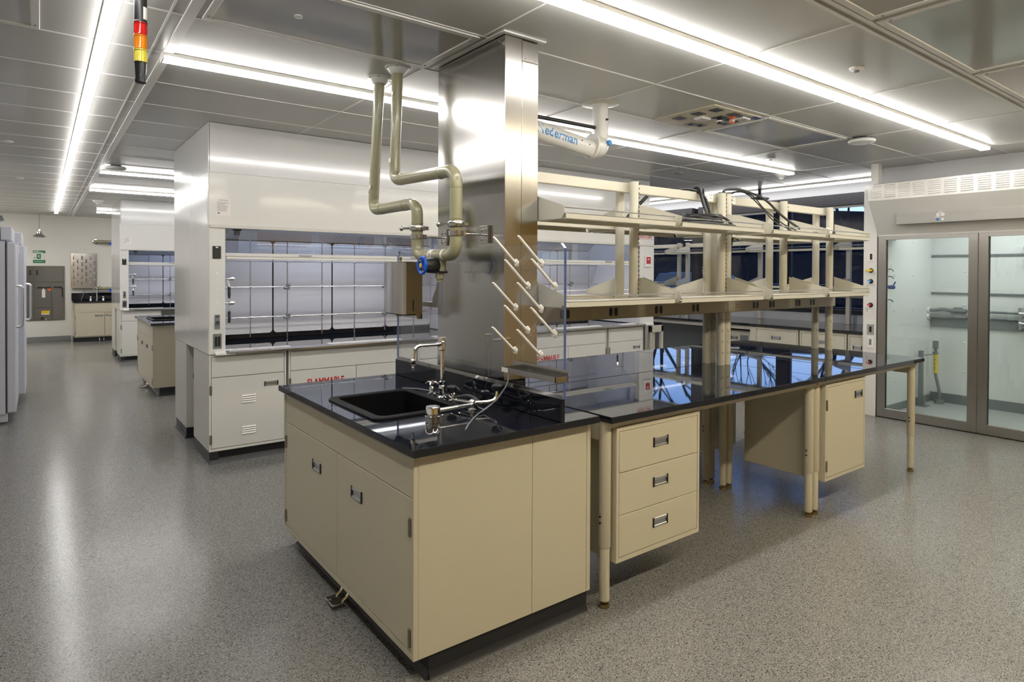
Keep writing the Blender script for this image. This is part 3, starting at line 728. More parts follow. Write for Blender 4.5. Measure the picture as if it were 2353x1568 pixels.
q.cyl((hx+.018, 2.915, 1.60), (hx-.008, 2.915, 1.60), .014, n=16); part('handwheel', q, BLUE, v)
q = MB(); q.cyl((hx-.008, 2.915, 1.60), (hx-.011, 2.915, 1.60), .012, n=14); q.box(hx-.006, hx+.006, 2.93, 2.95, 1.622, 1.636, .002); part('position_tag', q, YELL, v)
m = MB()
a0 = math.radians(95)
def band(y0, y1):
    for k in range(8):
        a, b = math.radians(110+k*17), math.radians(110+(k+1)*17)
        m.hexa([(PX+r*math.cos(q), yy, 1.655+r*math.sin(q)) for yy in (y0, y1) for r, q in ((.0327, a), (.0333, a), (.0333, b), (.0327, b))])
band(2.955, 2.995); band(2.845, 2.862)
for (x, y, z) in ((1.695, 3.715, 2.10), (1.694, 3.43, 2.23), (1.699, 3.41, 2.62)): m.box(x-.0345, x-.0322, y-.014, y+.014, z-.012, z+.012)
part('pipe_label', m, PAPER, t)
m = MB(); m.text('31', (PX-.0340, 2.985, 1.648), (0, -1, 0), (0, 0, 1), .028, 'LEFT', .0004); part('lettering', m, DARK, t)
# ------------------------------------------------------------------ lab tables
def leg(m0, x, y, top):
    m = MB(); m.lathe([(.0285, top), (.0285, .287), (.0265, .283), (.0245, .281), (.0245, .034), (.020, .032), (0, .032)], (x, y, 0), n=24); l = part('leg', m, CREAM, m0)
    g = MB(); g.lathe([(.019, .032), (.019, .027), (.007, .026), (.007, .020), (.022, .017), (.024, .012), (.024, .0), (0, 0)], (x, y, 0), n=20); part('glide_foot', g, BRASS, l)
def table(label, x0, x1, y0, y1, lx0, lx1, ly0, ly1):
    t = thing('lab_table', label, 'table', ((x0+x1)/2, (y0+y1)/2, 0), 'black-topped lab tables of the central bench')
    m = MB(); m.box(x0, x1, y0, y1, .877, .908, .003, 2); part('table_top', m, EPOXY, t)
    m = MB()
    m.box(lx0-.02, lx1+.02, ly0-.034, ly0+.022, .8435, .8768, .002); m.box(lx0-.02, lx1+.02, ly1-.022, ly1+.022, .8435, .8768, .002)
    for x in (lx0, lx1):
        m.prism([(ly0-.02, .8765), (ly0-.02, .78), (ly0+.12, .78), (ly0+.24, .80), (ly1-.02, .80), (ly1-.02, .8765)] if ly0 < 2.5 else [(ly0+.02, .8765), (ly0+.02, .80), (ly1-.24, .80), (ly1-.12, .78), (ly1+.02, .78), (ly1+.02, .8765)], 'x', x-.016, x+.016)
    part('frame', m, CREAM, t)
    for x in (lx0, lx1):
        for y in (ly0, ly1): leg(t, x, y, .8768)
    q = MB()
    for x in (lx0, lx1):
        for z in (.40, .43): q.cyl((x-.034, ly0, z), (x-.026, ly0, z), .005, n=8)
    part('leg_screw', q, DARK, t)
    return t
table('black-topped beige lab table over the three-drawer pedestal, beside the sink cabinet', 2.07, 4.0, 2.0, 2.797, 2.108, 3.955, 2.080, 2.715)
table('black-topped beige lab table over the one-door pedestal, free corner by the glass-door hood', 4.004, 5.56, 2.0, 2.797, 4.028, 5.525, 2.080, 2.715)
table('black-topped lab table behind the rack, its end against the steel column', 2.07, 4.0, 2.803, 3.60, 2.112, 3.955, 2.862, 3.53)
table('black-topped lab table behind the rack, at the window end of the bench', 4.004, 5.56, 2.803, 3.60, 4.028, 5.525, 2.862, 3.53)
# ------------------------------------------------------------------ pedestals
def pedestal(name, label, x0, x1, y0, y1, face, fronts, group):
    t = thing(name, label, 'cabinet', ((x0+x1)/2, (y0+y1)/2, .205), group)
    m = MB(); f = -1 if face == 'S' else 1
    yf = y0 if face == 'S' else y1
    m.box(x0, x1, (y0+.019 if face == 'S' else y0), (y1 if face == 'S' else y1-.019), .205, .842, .0015)
    for a, b in ((x0, x0+.016), (x1-.016, x1)): m.box(a, b, yf, yf-f*.02, .205, .842)
    m.box(x0+.016, x1-.016, yf, yf-f*.02, .205, .226); m.box(x0+.016, x1-.016, yf, yf-f*.02, .822, .842)
    m.box(x0+.1, x1-.1, y0+.14, y1-.14, .842, .8765)
    part('body', m, CREAM, t)
    for (z0, z1) in fronts:
        d = MB(); d.box(x0+.019, x1-.019, yf-f*.0185+f*.001, yf, z0, z1, .0015)
        dr = part('drawer' if len(fronts) > 1 else 'door', d, CREAM, t)
        if face == 'S':
            if len(fronts) > 1: pull(dr, 'S', yf, (x0+x1)/2, z1-.085 if z1-z0 > .1 else (z0+z1)/2, .11, .048)
            else:
                pull(dr, 'S', yf, x1-.105, .733, .105, .05)
                for z in (.705, .305): hinge(dr, 'S', yf, x0+.014, z, .07)
    return t
pedestal('drawer_pedestal', 'beige pedestal with three drawers hung under the near lab table', 2.146, 2.768, 2.042, 2.58, 'S', ((.229, .422), (.4255, .6235), (.627, .819)), 'under-bench pedestals')
pedestal('door_pedestal', 'beige pedestal with one hinged door hung under the far lab table', 4.092, 4.650, 2.042, 2.63, 'S', ((.229, .819),), 'under-bench pedestals')
pedestal('door_pedestal', 'pedestal in shade under the tables behind the rack, seen from its back', 4.065, 4.44, 2.93, 3.50, 'N', ((.229, .819),), 'under-bench pedestals')
# ------------------------------------------------------------------ double-sided racks
def slots(m, x, y, s, z0, z1):
    z = z0
    while z < z1:
        m.box(x-.0025, x+.0025, y+s*.0285, y+s*.0305, z, z+.014); z += .0285
def rack(label, ups, x0, x1, secs, outs, jack=None, yS=2.70, yN=2.82):
    t = thing('bench_rack', label, 'shelf rack', ((x0+x1)/2, 2.76, .908), 'double-sided racks on the central bench')
    for x, full in ups:
        for y, s in ((yS, -1), (yN, 1)):
            m = MB(); m.lathe([(.029, 2.139), (.029, .9085 if full else 1.285)], (x, y, 0), n=22); u = part('upright', m, CREAM2, t)
            m = MB(); slots(m, x+.014, y, s*.97, 1.43, 2.12)
            if full: slots(m, x-.018, y, s*.9, .96, 1.2) if False else None
            part('slot_row', m, DARK, u)
            m = MB(); m.lathe([(.0295, 2.137), (.0295, 2.142), (.026, 2.144), (0, 2.144)], (x, y, 0), n=22); part('end_cap', m, DARKG, u)
            if full:
                m = MB()
                for z in (1.0, 1.08, 1.16, 1.24): m.lathe([(.011, 0), (.009, .004), (0, .005)], (x-.012, y-.0265, z), (-.4, -.9, 0), n=12)
                part('hole_plug', m, CREAM2, u)
    m = MB(); m.box(x0, x1, 2.742, 2.778, 2.073, 2.133, .003); part('top_rail', m, CREAM2, t)
    m = MB(); m.box(x0-.01, x1+.01, 2.664, 2.856, 1.287, 1.378, .003); r = part('power_raceway', m, CREAM, t)
    for xo in outs:
        m = MB()
        for d in (-.022, .022): m.prism([(xo+d+.0165*max(-.72, min(.72, math.cos(k*PI/8)))/.85, 1.330+.026*math.sin(k*PI/8)) for k in range(16)], 'y', 2.6622, 2.6645)
        o = part('duplex_outlet', m, DARK, r)
        m = MB()
        for d in (-.022, .022):
            for dz in (-.012, .012): m.box(xo+d-.005, xo+d-.003, 2.6615, 2.6625, 1.330+dz-.004, 1.330+dz+.004); m.box(xo+d+.003, xo+d+.005, 2.6615, 2.6625, 1.330+dz-.004, 1.330+dz+.004)
        part('outlet_slot', m, DARKG, o)
    if jack:
        m = MB(); m.box(jack-.03, jack+.03, 2.6618, 2.6645, 1.306, 1.354, .001); part('data_plate', m, CREAM2, r)
        m = MB()
        for a in (-.012, .012):
            for b in (-.008, .010): m.box(jack+a-.005, jack+a+.005, 2.661, 2.6622, 1.33+b-.004, 1.33+b+.004)
        part('data_port', m, REDM, r)
    for (a, b) in secs:
        for zl in (1.392, 1.845):
            for s, yu, yf in ((-1, yS, 2.38), (1, yN, 3.14)):
                m = MB()
                yb = yu+s*.035
                m.box(a, b, yf, yb, zl+.022, zl+.025); m.box(a, b, yf, yf-s*.003, zl-.004, zl+.026, .001); m.box(a, b, yb, yb-s*.003, zl+.0, zl+.025); m.box(a, b, yf-s*.001, yf-s*.018, zl-.004, zl-.001)
                sh = part('shelf', m, CREAM2, t)
                m = MB()
                m.cyl((a-.012, yf-s*.012, zl+.052), (b+.012, yf-s*.012, zl+.052), .0035, n=8); part('retaining_rod', m, ROD, sh)
                br = MB()
                for x in (a-.012, b+.012):
                    br.prism([(yu+s*.026, zl-.004), (yu+s*.026, zl+.148), (yf-s*.006, zl+.062), (yf, zl+.058), (yf, zl+.024), (yf-s*.02, zl-.004)], 'x', x-.0015, x+.0015)
                    xi = x+.012 if x < (a+b)/2 else x-.012
                    br.box(x, xi, yu+s*.03, yf-s*.02, zl-.006, zl-.003)
                part('bracket', br, CREAM2, t)
    return t
rack('cream double-sided rack with two shelf levels, from the steel column to mid bench', ((2.13, 0), (2.98, 0), (3.897, 1)), 2.10, 3.918, ((2.125, 2.985), (3.05, 3.915)), (2.372, 2.764, 3.178, 3.558))
rack('cream double-sided rack with two shelf levels, its end near the glass-door hood', ((3.965, 1), (4.715, 0), (5.452, 1)), 3.944, 5.48, ((4.035, 4.745), (4.815, 5.47)), (4.277, 4.496, 4.877, 5.102), 4.049)
t = thing('bracket_shelf', 'small cream bracket shelf just behind the steel column', 'shelf', (2.02, 3.38, 1.36), None)
m = MB(); m.box(1.925, 2.10, 3.246, 3.53, 1.375, 1.378); m.box(1.925, 2.10, 3.527, 3.53, 1.35, 1.378); m.box(1.925, 1.928, 3.246, 3.53, 1.35, 1.378); part('shelf_tray', m, CREAM2, t)
m = MB(); m.prism([(3.246, 1.378), (3.246, 1.60), (3.30, 1.57), (3.40, 1.40), (3.40, 1.378)], 'x', 1.935, 1.938); m.box(1.935, 2.05, 3.244, 3.248, 1.35, 1.60); part('bracket', m, CREAM2, t)
# ------------------------------------------------------------------ rating stickers on rails
for (x, lab) in ((3.80, 'white paper sticker on the top rail left of the rack joint'), (4.07, 'white paper stickers on the top rail just past the rack joint')):
    m = MB(); m.box(x-.055, x+.055, 2.7408, 2.7420, 2.078, 2.130)
    m.use(1)
    for k in range(4): m.box(x-.045+(k % 2)*.05, x-.01+(k % 2)*.05, 2.7403, 2.7409, 2.09+.01*k, 2.093+.01*k)
    solo('rail_sticker', m, [PAPER, INK], lab, 'sticker', 'stickers on the rack rails')
# ------------------------------------------------------------------ cables
def jig(cx, cy, z, rx, ry, n, turns, dz, seed):
    rd = random.Random(seed); P = []
    for k in range(int(n*turns)+1):
        a = 2*PI*k/n; q = 1+.18*rd.uniform(-1, 1)
        P.append((cx+rx*q*math.cos(a), cy+ry*q*math.sin(a), z+dz*k/n+.012*rd.random()))
    return P
m = MB(); m.tube(jig(3.44, 2.52, 1.888, .17, .085, 12, 4.2, .012, 3), .008, .03, 8, 3)
m.tube([(3.30, 2.50, 1.885), (3.22, 2.47, 1.883), (3.25, 2.45, 1.883), (3.38, 2.43, 1.884), (3.60, 2.44, 1.884), (3.70, 2.46, 1.883)], .006, .03, 8)
m.tube([(3.45, 2.55, 1.93), (3.55, 2.52, 1.955), (3.66, 2.50, 1.93), (3.70, 2.48, 1.885)], .010, .08, 8)
solo('cable_coil', m, DARK, 'tangled coil of black cable lying on the upper shelf by the rack joint', 'cable')
m = MB()
m.tube([(3.50, 2.80, 2.13), (3.56, 2.79, 2.152), (3.66, 2.76, 2.150), (3.70, 2.70, 2.10), (3.66, 2.62, 1.96), (3.60, 2.58, 1.89)], .010, .08, 8)
m.tube([(3.64, 2.79, 2.12), (3.69, 2.76, 2.176), (3.665, 2.71, 2.12), (3.65, 2.66, 2.0), (3.67, 2.60, 1.89)], .012, .06, 8)
m.tube([(3.79, 2.79, 2.12), (3.765, 2.76, 2.175), (3.71, 2.72, 2.12), (3.70, 2.68, 2.0), (3.70, 2.62, 1.885)], .006, .05, 8)
solo('cable_bundle', m, DARK, 'black cables draped over the top rail down to the coil', 'cable')
m = MB()
for dy, ex in ((0, 0), (.03, .05)):
    m.tube([(3.28+ex, 2.86+dy, 2.09), (3.20+ex, 2.90+dy, 2.0), (3.10+ex, 2.95+dy, 1.872)], .006, .02, 8)
solo('cable_pair', m, DARK, 'two thin black cables slanting down behind the top rail', 'cable')
m = MB()
m.tube([(3.95, 2.73, 2.146), (3.99, 2.74, 2.175), (4.10, 2.70, 2.185), (4.26, 2.60, 2.13), (4.40, 2.52, 1.98), (4.52, 2.46, 1.90)], .009, .08, 8)
m.tube([(4.01, 2.735, 2.10), (4.06, 2.73, 2.165), (4.17, 2.68, 2.165), (4.26, 2.60, 2.04), (4.33, 2.56, 1.95), (4.44, 2.48, 1.885)], .0045, .08, 8)
m.tube([(4.05, 2.735, 2.14), (4.12, 2.72, 2.178), (4.22, 2.66, 2.15), (4.30, 2.60, 2.02), (4.40, 2.52, 1.93), (4.47, 2.46, 1.885)], .0045, .08, 8)
solo('cable_bundle', m, DARK, 'black cables arching from the rack joint down to the next shelf', 'cable')
m = MB()
def loopc(r0, off, sq=1.0):
    P = []
    for k in range(20):
        a = PI*.5-PI*1.25*k/19+off; P.append((4.09+r0*math.cos(a)*1.0, 2.90, 1.72+r0*sq*math.sin(a)))
    return P
for r0, o in ((.20, .1), (.185, .0), (.17, -.1), (.195, .2)): m.tube(loopc(r0, o), .010, 0, 8)
m.tube([(4.08, 2.90, 1.84), (4.06, 2.88, 1.90), (4.06, 2.89, 1.845)], .010, .02, 8); m.tube([(4.27, 2.90, 1.68), (4.32, 2.91, 1.76), (4.36, 2.92, 1.845)], .009, .05, 8)
solo('hanging_cable', m, DARK, 'loop of thick black cable hanging below the upper shelf past the joint', 'cable')
t = thing('power_plug', 'black and white plug with lead lying on the upper shelf at the window end', 'plug', (4.98, 2.47, 1.871))
m = MB(); m.tube([(4.72, 2.46, 1.876), (4.80, 2.45, 1.88), (4.88, 2.47, 1.888), (4.96, 2.47, 1.89)], .008, .04, 8); part('lead', m, DARK, t)
m = MB(); m.lathe([(.016, 0), (.021, .01), (.021, .06), (.018, .065), (0, .065)], (4.99, 2.47, 1.894), (1, .1, -.05), n=16); part('plug_body', m, DARK, t)
m = MB(); m.lathe([(.021, .0), (.022, .01), (.022, .06), (.012, .075), (0, .075)], (4.99, 2.47, 1.895), (-1, -.1, .2), n=16); part('plug_cap', m, WPLAS, t)
# ------------------------------------------------------------------ extraction arm
t = thing('extraction_arm', 'white ceiling-mounted fume extraction arm with blue lettering', 'extraction arm', (3.21, 3.24, 2.40))
WA = WHITE
m = MB(); m.lathe([(.135, CZ), (.135, CZ-.005), (.125, CZ-.008), (.058, CZ-.010), (.056, CZ-.012)], (3.215, 3.24, 0), n=40); part('ceiling_flange', m, CREAM2, t)
m = MB(); m.tube([(3.215, 3.24, CZ-.008), (3.215, 3.24, 2.50), (3.15, 3.24, 2.432)], .056, .06, 28, 8); part('drop_pipe', m, WA, t)
m = MB(); m.ball((3.19, 3.24, 2.470), .078, (1, .98, 1), 28, 18); m.lathe([(.080, -.012), (.088, -.008), (.088, .008), (.080, .012)], (3.125, 3.24, 2.463), (-1, 0, .10), n=36); part('elbow_joint', m, WA, t)
m = MB(); m.tube([(3.15, 3.24, 2.4388), (3.02, 3.24, 2.4557), (2.86, 3.24, 2.4765), (2.32, 3.24, 2.5467)], [.064, .064, .064, .064], 0, 32); part('arm_tube', m, WA, t)
m = MB(); m.ball((2.30, 3.24, 2.549), .08, (1, 1, 1), 24, 14); m.tube([(2.30, 3.24, 2.549), (2.30, 3.52, 2.52)], .062, 0, 20); part('wrist_joint', m, WA, t)
m = MB(); m.cyl((3.16, 3.24, 2.60), (2.62, 3.24, 2.598), .013, n=14); g = part('gas_spring', m, DARK, t)
m = MB(); m.cyl((2.62, 3.24, 2.598), (2.40, 3.24, 2.597), .006, n=10); part('spring_rod', m, CHROME, g)
for (c, d, r, mt, nm) in (((3.225, 3.163, 2.487), (0, -1, 0), .021, INKB, 'friction_knob'), ((3.22, 3.185, 2.655), (0, -1, 0), .008, DARK, 'damper_screw')):
    m = MB(); m.lathe([(r, 0), (r, .012), (r*.8, .017), (0, .018)], c, d, n=18); part(nm, m, mt, t)
m = MB(); m.cyl((2.98, 3.180, 2.475), (2.98, 3.172, 2.475), .004, n=8); m.cyl((3.05, 3.180, 2.455), (3.05, 3.172, 2.455), .004, n=8); part('rivet', m, DARK, t)
m = MB(); m.text('Nederman', (2.583, 0, -.026), (1, 0, 0), (0, 0, 1), .082, 'LEFT', .0008, .0012)
for v in m.bm.verts:      # wrap the lettering round the tube
    h = v.co.z; r = .0650
    zc = 2.4765+(2.86-v.co.x)*.13
    v.co = Vector((v.co.x, 3.24-math.sqrt(max(1e-6, r*r-h*h))+v.co.y, zc+h))
part('lettering', m, INKB, t)
# ------------------------------------------------------------------ fume hoods
def fixture(parent, c, d, n2=None):
    c = Vector(c); d = Vector(d)
    m = MB(); m.lathe([(.026, 0), (.026, .004), (.010, .008), (.010, .085), (.017, .09), (.017, .125), (.008, .14)], c, d, n=16)
    m.tube([c+d*.085, c+d*.085+Vector((0, 0, -.035)), c+d*.095+Vector((0, 0, -.07))], .010, .01, 8)
    f = part('service_fixture', m, CHROME, parent)
    m = MB(); m.lathe([(.010, -.07), (.013, -.08), (.011, -.12), (.013, -.125), (.009, -.17), (0, -.17)], c+d*.095, (0, 0, 1), n=10); part('hose_barb', m, DARK, f)
def hood(label, x0, x1, group, slots_x, venturi=False):
    yf, yb = 5.5, 7.1
    t = thing('fume_hood', label, 'fume hood', ((x0+x1)/2, 6.3, .885), group)
    # side walls
    m = MB()
    m.box(x0, x0+.02, yf+.012, 6.262, .887, 2.368, .004); m.box(x0, x0+.02, 6.266, yb, .887, 2.368, .004)
    part('side_panel', m, GLOSSW, t)
    m = MB(); m.box(x1-.02, x1, yf+.012, 6.262, .887, 2.368, .004); m.box(x1-.02, x1, 6.266, yb, .887, 2.368, .004); part('side_panel', m, GLOSSW, t)
    for (a, b) in ((x0+.002, x0+.128), (x1-.128 if not venturi else x1-.27, x1-.002)):
        m = MB(); m.box(a, b, yf, yf+.10, .887, 1.93, .006); p = part('front_post', m, WHITE, t)
    # header and roof enclosure
    m = MB(); m.box(x0, x1, yf, yf+.05, 1.935, 2.368, .006, 2); h = part('header_panel', m, WHITE, t)
    m = MB(); m.box(x0+.008, x1-.008, yf-.012, yf+.05, 1.915, 1.938, .004); part('header_lip', m, HOODCAB, h)
    m = MB(); m.box(x0+.012, x0+.02, yf+.07, 6.26, 2.372, CZ-.003); m.box(x0+.012, x0+.02, 6.265, yb+.1, 2.372, CZ-.003)
    m.box(x0+.024, x1-.012, yf+.072, yf+.08, 2.372, CZ-.003); m.box(x1-.02, x1-.012, yf+.085, yb+.1, 2.372, CZ-.003); m.box(x0+.02, x1-.012, yb+.092, yb+.1, 2.372, CZ-.003)
    m.box(x0+.01, x1-.01, yf+.05, yb, 2.355, 2.37)
    part('roof_enclosure', m, GLOSSW, t)
    # liner
    xi0, xi1 = x0+.128, x1-(.128 if not venturi else .27)
    m = MB(); m.box(x0+.03, xi0-.001, yf+.101, 6.5, .9, 2.34); m.box(xi1+.001, x1-.03, yf+.101, 6.5, .9, 2.34); m.box(xi0, xi1, yf+.2, 6.5, 2.30, 2.345); part('liner', m, BAFF, t)
    m = MB(); m.box(xi0, xi1, 6.47, 6.5, .905, 2.30); part('slot_backing', m, DARK, t)
    xs = [xi0]+list(slots_x)+[xi1]
    for a, b in zip(xs, xs[1:]):
        A = a+(.007 if a != xi0 else .002); B = b-(.007 if b != xi1 else .002)
        m = MB(); m.prism(rrect(A, B, .955, 1.86, .035), 'y', 6.448, 6.456); bf = part('baffle', m, BAFF, t)
        m = MB()
        for xx in (A+.10, B-.16): m.box(xx, xx+.07, 6.440, 6.448, .958, .968)
        part('baffle_clip', m, WPLAS, bf)
    m = MB(); m.prism([(6.44, 1.87), (6.452, 1.87), (6.02, 2.30), (6.008, 2.30)], 'x', xi0, xi1); part('baffle', m, BAFF, t)
    m = MB(); m.box(xi0, xi1, yf+.09, 6.47, .888, .906, .003); m.box(xi0, xi1, 6.455, 6.47, .906, .95, .003); m.box(xi0, xi0+.02, yf+.12, 6.45, .906, .915); m.box(xi1-.02, xi1, yf+.12, 6.45, .906, .915); part('work_surface', m, EPOXY, t)
    m = MB(); m.box(xi0+.5, xi1-.5, 5.78, 5.98, 2.288, 2.299); part('hood_lamp', m, HLAMP, t)
    # sash
    m = MB(); m.box(xi0+.004, xi1-.004, yf+.083, yf+.089, 1.70, 2.28); s = part('sash_glass', m, SASHG, t)
    m = MB(); m.box(xi0, xi1, yf+.055, yf+.098, 1.688, 1.716, .004); m.box(xi0+.02, xi1-.02, yf+.06, yf+.095, 1.664, 1.687, .003); part('sash_rail', m, WHITE, s)
    m = MB()
    for xx in ((x0+x1)/2-.55, (x0+x1)/2+.55):
        m.tube([(xx-.05, yf+.056, 1.706), (xx-.05, yf+.040, 1.704), (xx+.05, yf+.040, 1.704), (xx+.05, yf+.056, 1.706)], .0035, .008, 8)
    part('sash_pull', m, GREYM, s)
    m = MB(); m.box(x0+.20, x0+.265, yf+.052, yf+.09, 1.903, 1.915, .002); m.box(x0+.212, x0+.253, yf+.056, yf+.086, 1.865, 1.903, .003); part('sash_stop', m, DARKG, t)
    # airfoil with white grille ends
    m = MB(); m.prism([(yf-.045, .888), (yf+.10, .888), (yf+.10, .905), (yf+.04, .916), (yf-.02, .914), (yf-.045, .902)], 'x', x0+.125, x1-(.12 if not venturi else .2)); a = part('airfoil', m, STEEL, t)
    m = MB()
    L = x1-x0
    for (u0, u1) in ((.155, .640), (.985, 1.70), (2.06, 2.36)):
        k = 0; xx = x0+u0
        while xx < x0+u1 and xx < xi1-.1:
            m.hexa([(xx, yf-.030, .910), (xx+.0068, yf-.030, .910), (xx+.014, yf+.055, .915), (xx+.0072, yf+.055, .915), (xx, yf-.030, .917), (xx+.0068, yf-.030, .917), (xx+.014, yf+.055, .9215), (xx+.0072, yf+.055, .9215)])
            xx += .0115
    part('airfoil_grille', m, WPLAS, a)
    m = MB(); m.prism([(yf-.045, .886), (yf+.10, .886), (yf+.10, .918), (yf+.02, .922), (yf-.045, .900)], 'x', x0+.045, x0+.19); m.prism([(yf-.045, .886), (yf+.10, .886), (yf+.10, .918), (yf+.02, .922), (yf-.045, .900)], 'x', x1-.25, x1-.05); part('foil_end_cap', m, WHITE, a)
    # rod lattice
    m = MB(); k = 0; xx = x0+.523; vx = []
    while xx < xi1-.1: vx.append(xx); xx += .3487
    for i, xx in enumerate(vx): m.cyl((xx, 6.30, .91 if i % 2 else .935), (xx, 6.30, 1.87), .0062, n=10)
    for z in (1.126, 1.415, 1.662): m.cyl((xi0, 6.288, z), (xi1, 6.288, z), .0062, n=10)
    l = part('rod_lattice', m, ROD, t)
    m = MB()
    for xx in vx:
        for z in (1.126, 1.415, 1.662): m.ball((xx, 6.292, z), .013, (1, 1, 1), 10, 8)
    part('rod_connector', m, ROD, l)
    m = MB()
    for i in (1, 4):
        for z in (1.126, 1.415):
            if i < len(vx): m.box(vx[i]-.014, vx[i]+.014, 6.262, 6.29, z-.03, z+.03, .003); m.cyl((vx[i]-.04, 6.275, z-.012), (vx[i], 6.275, z-.012), .014, n=12); m.cyl((vx[i]+.012, 6.262, z+.012), (vx[i]+.012, 6.235, z+.012), .008, n=10)
    part('boss_clamp', m, GREYM, l)
    for z in (1.50, 1.29):
        fixture(t, (xi0, 5.80, z), (1, 0, 0)); fixture(t, (xi1, 5.80, z), (-1, 0, 0))
    # controls on the post
    m = MB(); m.box(x0+.030, x0+.092, yf-.012, yf, 1.668, 1.768, .003); c = part('flow_monitor', m, DARK, t)
    m = MB(); m.box(x0+.052, x0+.070, yf-.0132, yf-.0118, 1.752, 1.763); part('monitor_label', m, PAPER, c)
    m = MB(); m.box(x0+.045, x0+.085, yf-.006, yf, 1.095, 1.212, .002); c = part('switch_plate', m, GREYM, t)
    m = MB(); m.cyl((x0+.065, yf-.006, 1.15), (x0+.065, yf-.020, 1.15), .014, n=14); m.box(x0+.054, x0+.076, yf-.0075, yf-.006, 1.19, 1.203); part('switch_knob', m, DARKG, c)
    m = MB(); m.box(x0+.034, x0+.098, yf-.006, yf, .937, 1.058, .002); c = part('outlet_plate', m, GREYM, t)
    m = MB(); m.box(x0+.046, x0+.063, yf-.010, yf-.005, .955, 1.035); m.box(x0+.069, x0+.086, yf-.010, yf-.005, .955, 1.035); part('outlet_socket', m, DARK, c)
    m = MB()
    for z in (1.31, 1.42, 1.55): m.lathe([(.011, 0), (.010, .003), (0, .004)], (x0+.062, yf, z), (0, -1, 0), n=14)
    part('hole_plug', m, WPLAS, t)
    m = MB(); m.box(x0+.055, x0+.165, yf-.0012, yf-.0002, 2.016, 2.158); c = part('caution_sticker', m, PAPER, h)
    if not venturi:
        pass
    return t, h, c
hoodA, hA, stA = hood('white fume hood with caution sticker, its tall side wall along the aisle', 1.078, 3.770, 'white bench fume hoods', (1.854, 2.462, 3.071))
def addtext(name, parent, items, mt):
    m = MB()
    for (st, o, sz, al, bo) in items: m.text(st, o, (1, 0, 0), (0, 0, 1), sz, al, .0005, bo)
    return part(name, m, mt, parent)
m = MB(); m.text('CAUTION', (1.188, 5.4986, 2.136), (1, 0, 0), (0, 0, 1), .016, 'CENTER', .0003)
rd = random.Random(2)
for k in range(11): m.box(1.140, 1.140+rd.uniform(.06, .09), 5.4982, 5.4989, 2.125-.007*k-.002, 2.125-.007*k)
m.box(1.146, 1.162, 5.4982, 5.4989, 2.030, 2.043); part('sticker_print', m, INK, hA)
hoodB, hB, stB = hood('white fume hood with red lettering and red-screen monitor at its window end', 3.778, 6.465, 'white bench fume hoods', (4.386, 4.994, 5.602), True)
addtext('lettering', hB, [('VENTURI', (6.150, 5.4990, 2.016), .066, 'LEFT', .0008)], INKR)
m = MB(); m.box(6.15, 6.44, 5.4985, 5.4995, 2.078, 2.081); m.box(6.15, 6.44, 5.4985, 5.4995, 2.000, 2.003); part('lettering_rule', m, INKR, hB)
m = MB(); m.box(6.27, 6.395, 5.482, 5.5, 1.64, 1.79, .006); c = part('touch_monitor', m, WPLAS, hoodB)
m = MB(); m.box(6.292, 6.374, 5.4805, 5.4825, 1.684, 1.776); s = part('red_screen', m, emis('red_screen_glow', (.55, .07, .08), .35), c)
m = MB(); m.box(6.315, 6.352, 5.4797, 5.4805, 1.742, 1.752); m.box(6.322, 6.345, 5.4797, 5.4805, 1.732, 1.736)
for x in (6.31, 6.355): m.box(x-.005, x+.005, 5.4797, 5.4815, 1.655, 1.662)
part('screen_mark', m, PAPER, c)
# ------------------------------------------------------------------ base cabinets of the hoods
def louvre(parent, xc, zc, y):
    m = MB()
    for k in range(4):
        z = zc+.027-.018*k
        m.prism([(y, z+.006), (y-.007, z-.003), (y-.007, z-.005), (y, z-.005)], 'x', xc-.055, xc+.055)
    return part('louvre', m, WHITE, parent)
def basecab(label, x0, x1, doors, lou=False, pulls=True, hl=True, letter=None):
    y = 5.503
    t = thing('base_cabinet', label, 'cabinet', ((x0+x1)/2, 5.82, 0), 'white base cabinets under the fume hoods')
    m = MB(); m.box(x0, x1, y+.018, 6.14, .1016, .883, .0015); m.box(x0, x0+.014, y, y+.02, .1016, .883); m.box(x1-.014, x1, y, y+.02, .1016, .883); m.box(x0+.014, x1-.014, y, y+.02, .1016, .122); m.box(x0+.014, x1-.014, y, y+.02, .872, .883); part('body', m, HOODCAB, t)
    m = MB(); m.box(x0+.018, x1-.018, y+.001, y+.0175, .703, .869, .0015); part('apron_panel', m, HOODCAB, t)
    n = len(doors)-1
    for i, (a, b) in enumerate(zip(doors, doors[1:])):
        m = MB(); m.box(a+.003, b-.003, y+.001, y+.0175, .126, .698, .0015); d = part('door', m, HOODCAB, t)
        if pulls: pull(d, 'S', y+.001, (b-.11 if i == 0 else a+.11), .614, .115, .04)
        hx = a+.004 if i == 0 else b-.004
        for z in (.60, .20): hinge(d, 'S', y, hx-.006 if i == 0 else hx+.006, z, .075)
        if lou: louvre(d, (a+b)/2, .505, y+.001); louvre(d, (a+b)/2, .245, y+.001)
        if letter and i == 0:
            q = MB(); q.text(letter, (a+.147, y+.0004, .552), (.70, 0, 0), (0, 0, 1), .090, 'LEFT', .0004, .0028); part('lettering', q, INKR, d)
    m = MB(); m.box(x0+.002, x1, y+.055, 6.10, 0, .1016); m.prism([(y+.055, .03), (y+.055, 0), (y+.040, 0), (y+.048, .01)], 'x', x0+.002, x1)
    if hl: m.box(x0+.002, x0+.07, y+.006, y+.06, 0, .1016); m.prism([(y+.006, .03), (y+.006, 0), (y-.010, 0), (y-.002, .01)], 'x', x0+.002, x1)
    m2 = m; part('toe_kick', m2, KICK, t)
    return t
bc1 = basecab('white cabinet with two louvered vents in its door under the sticker hood', 1.083, 1.694, (1.097, 1.680), True)
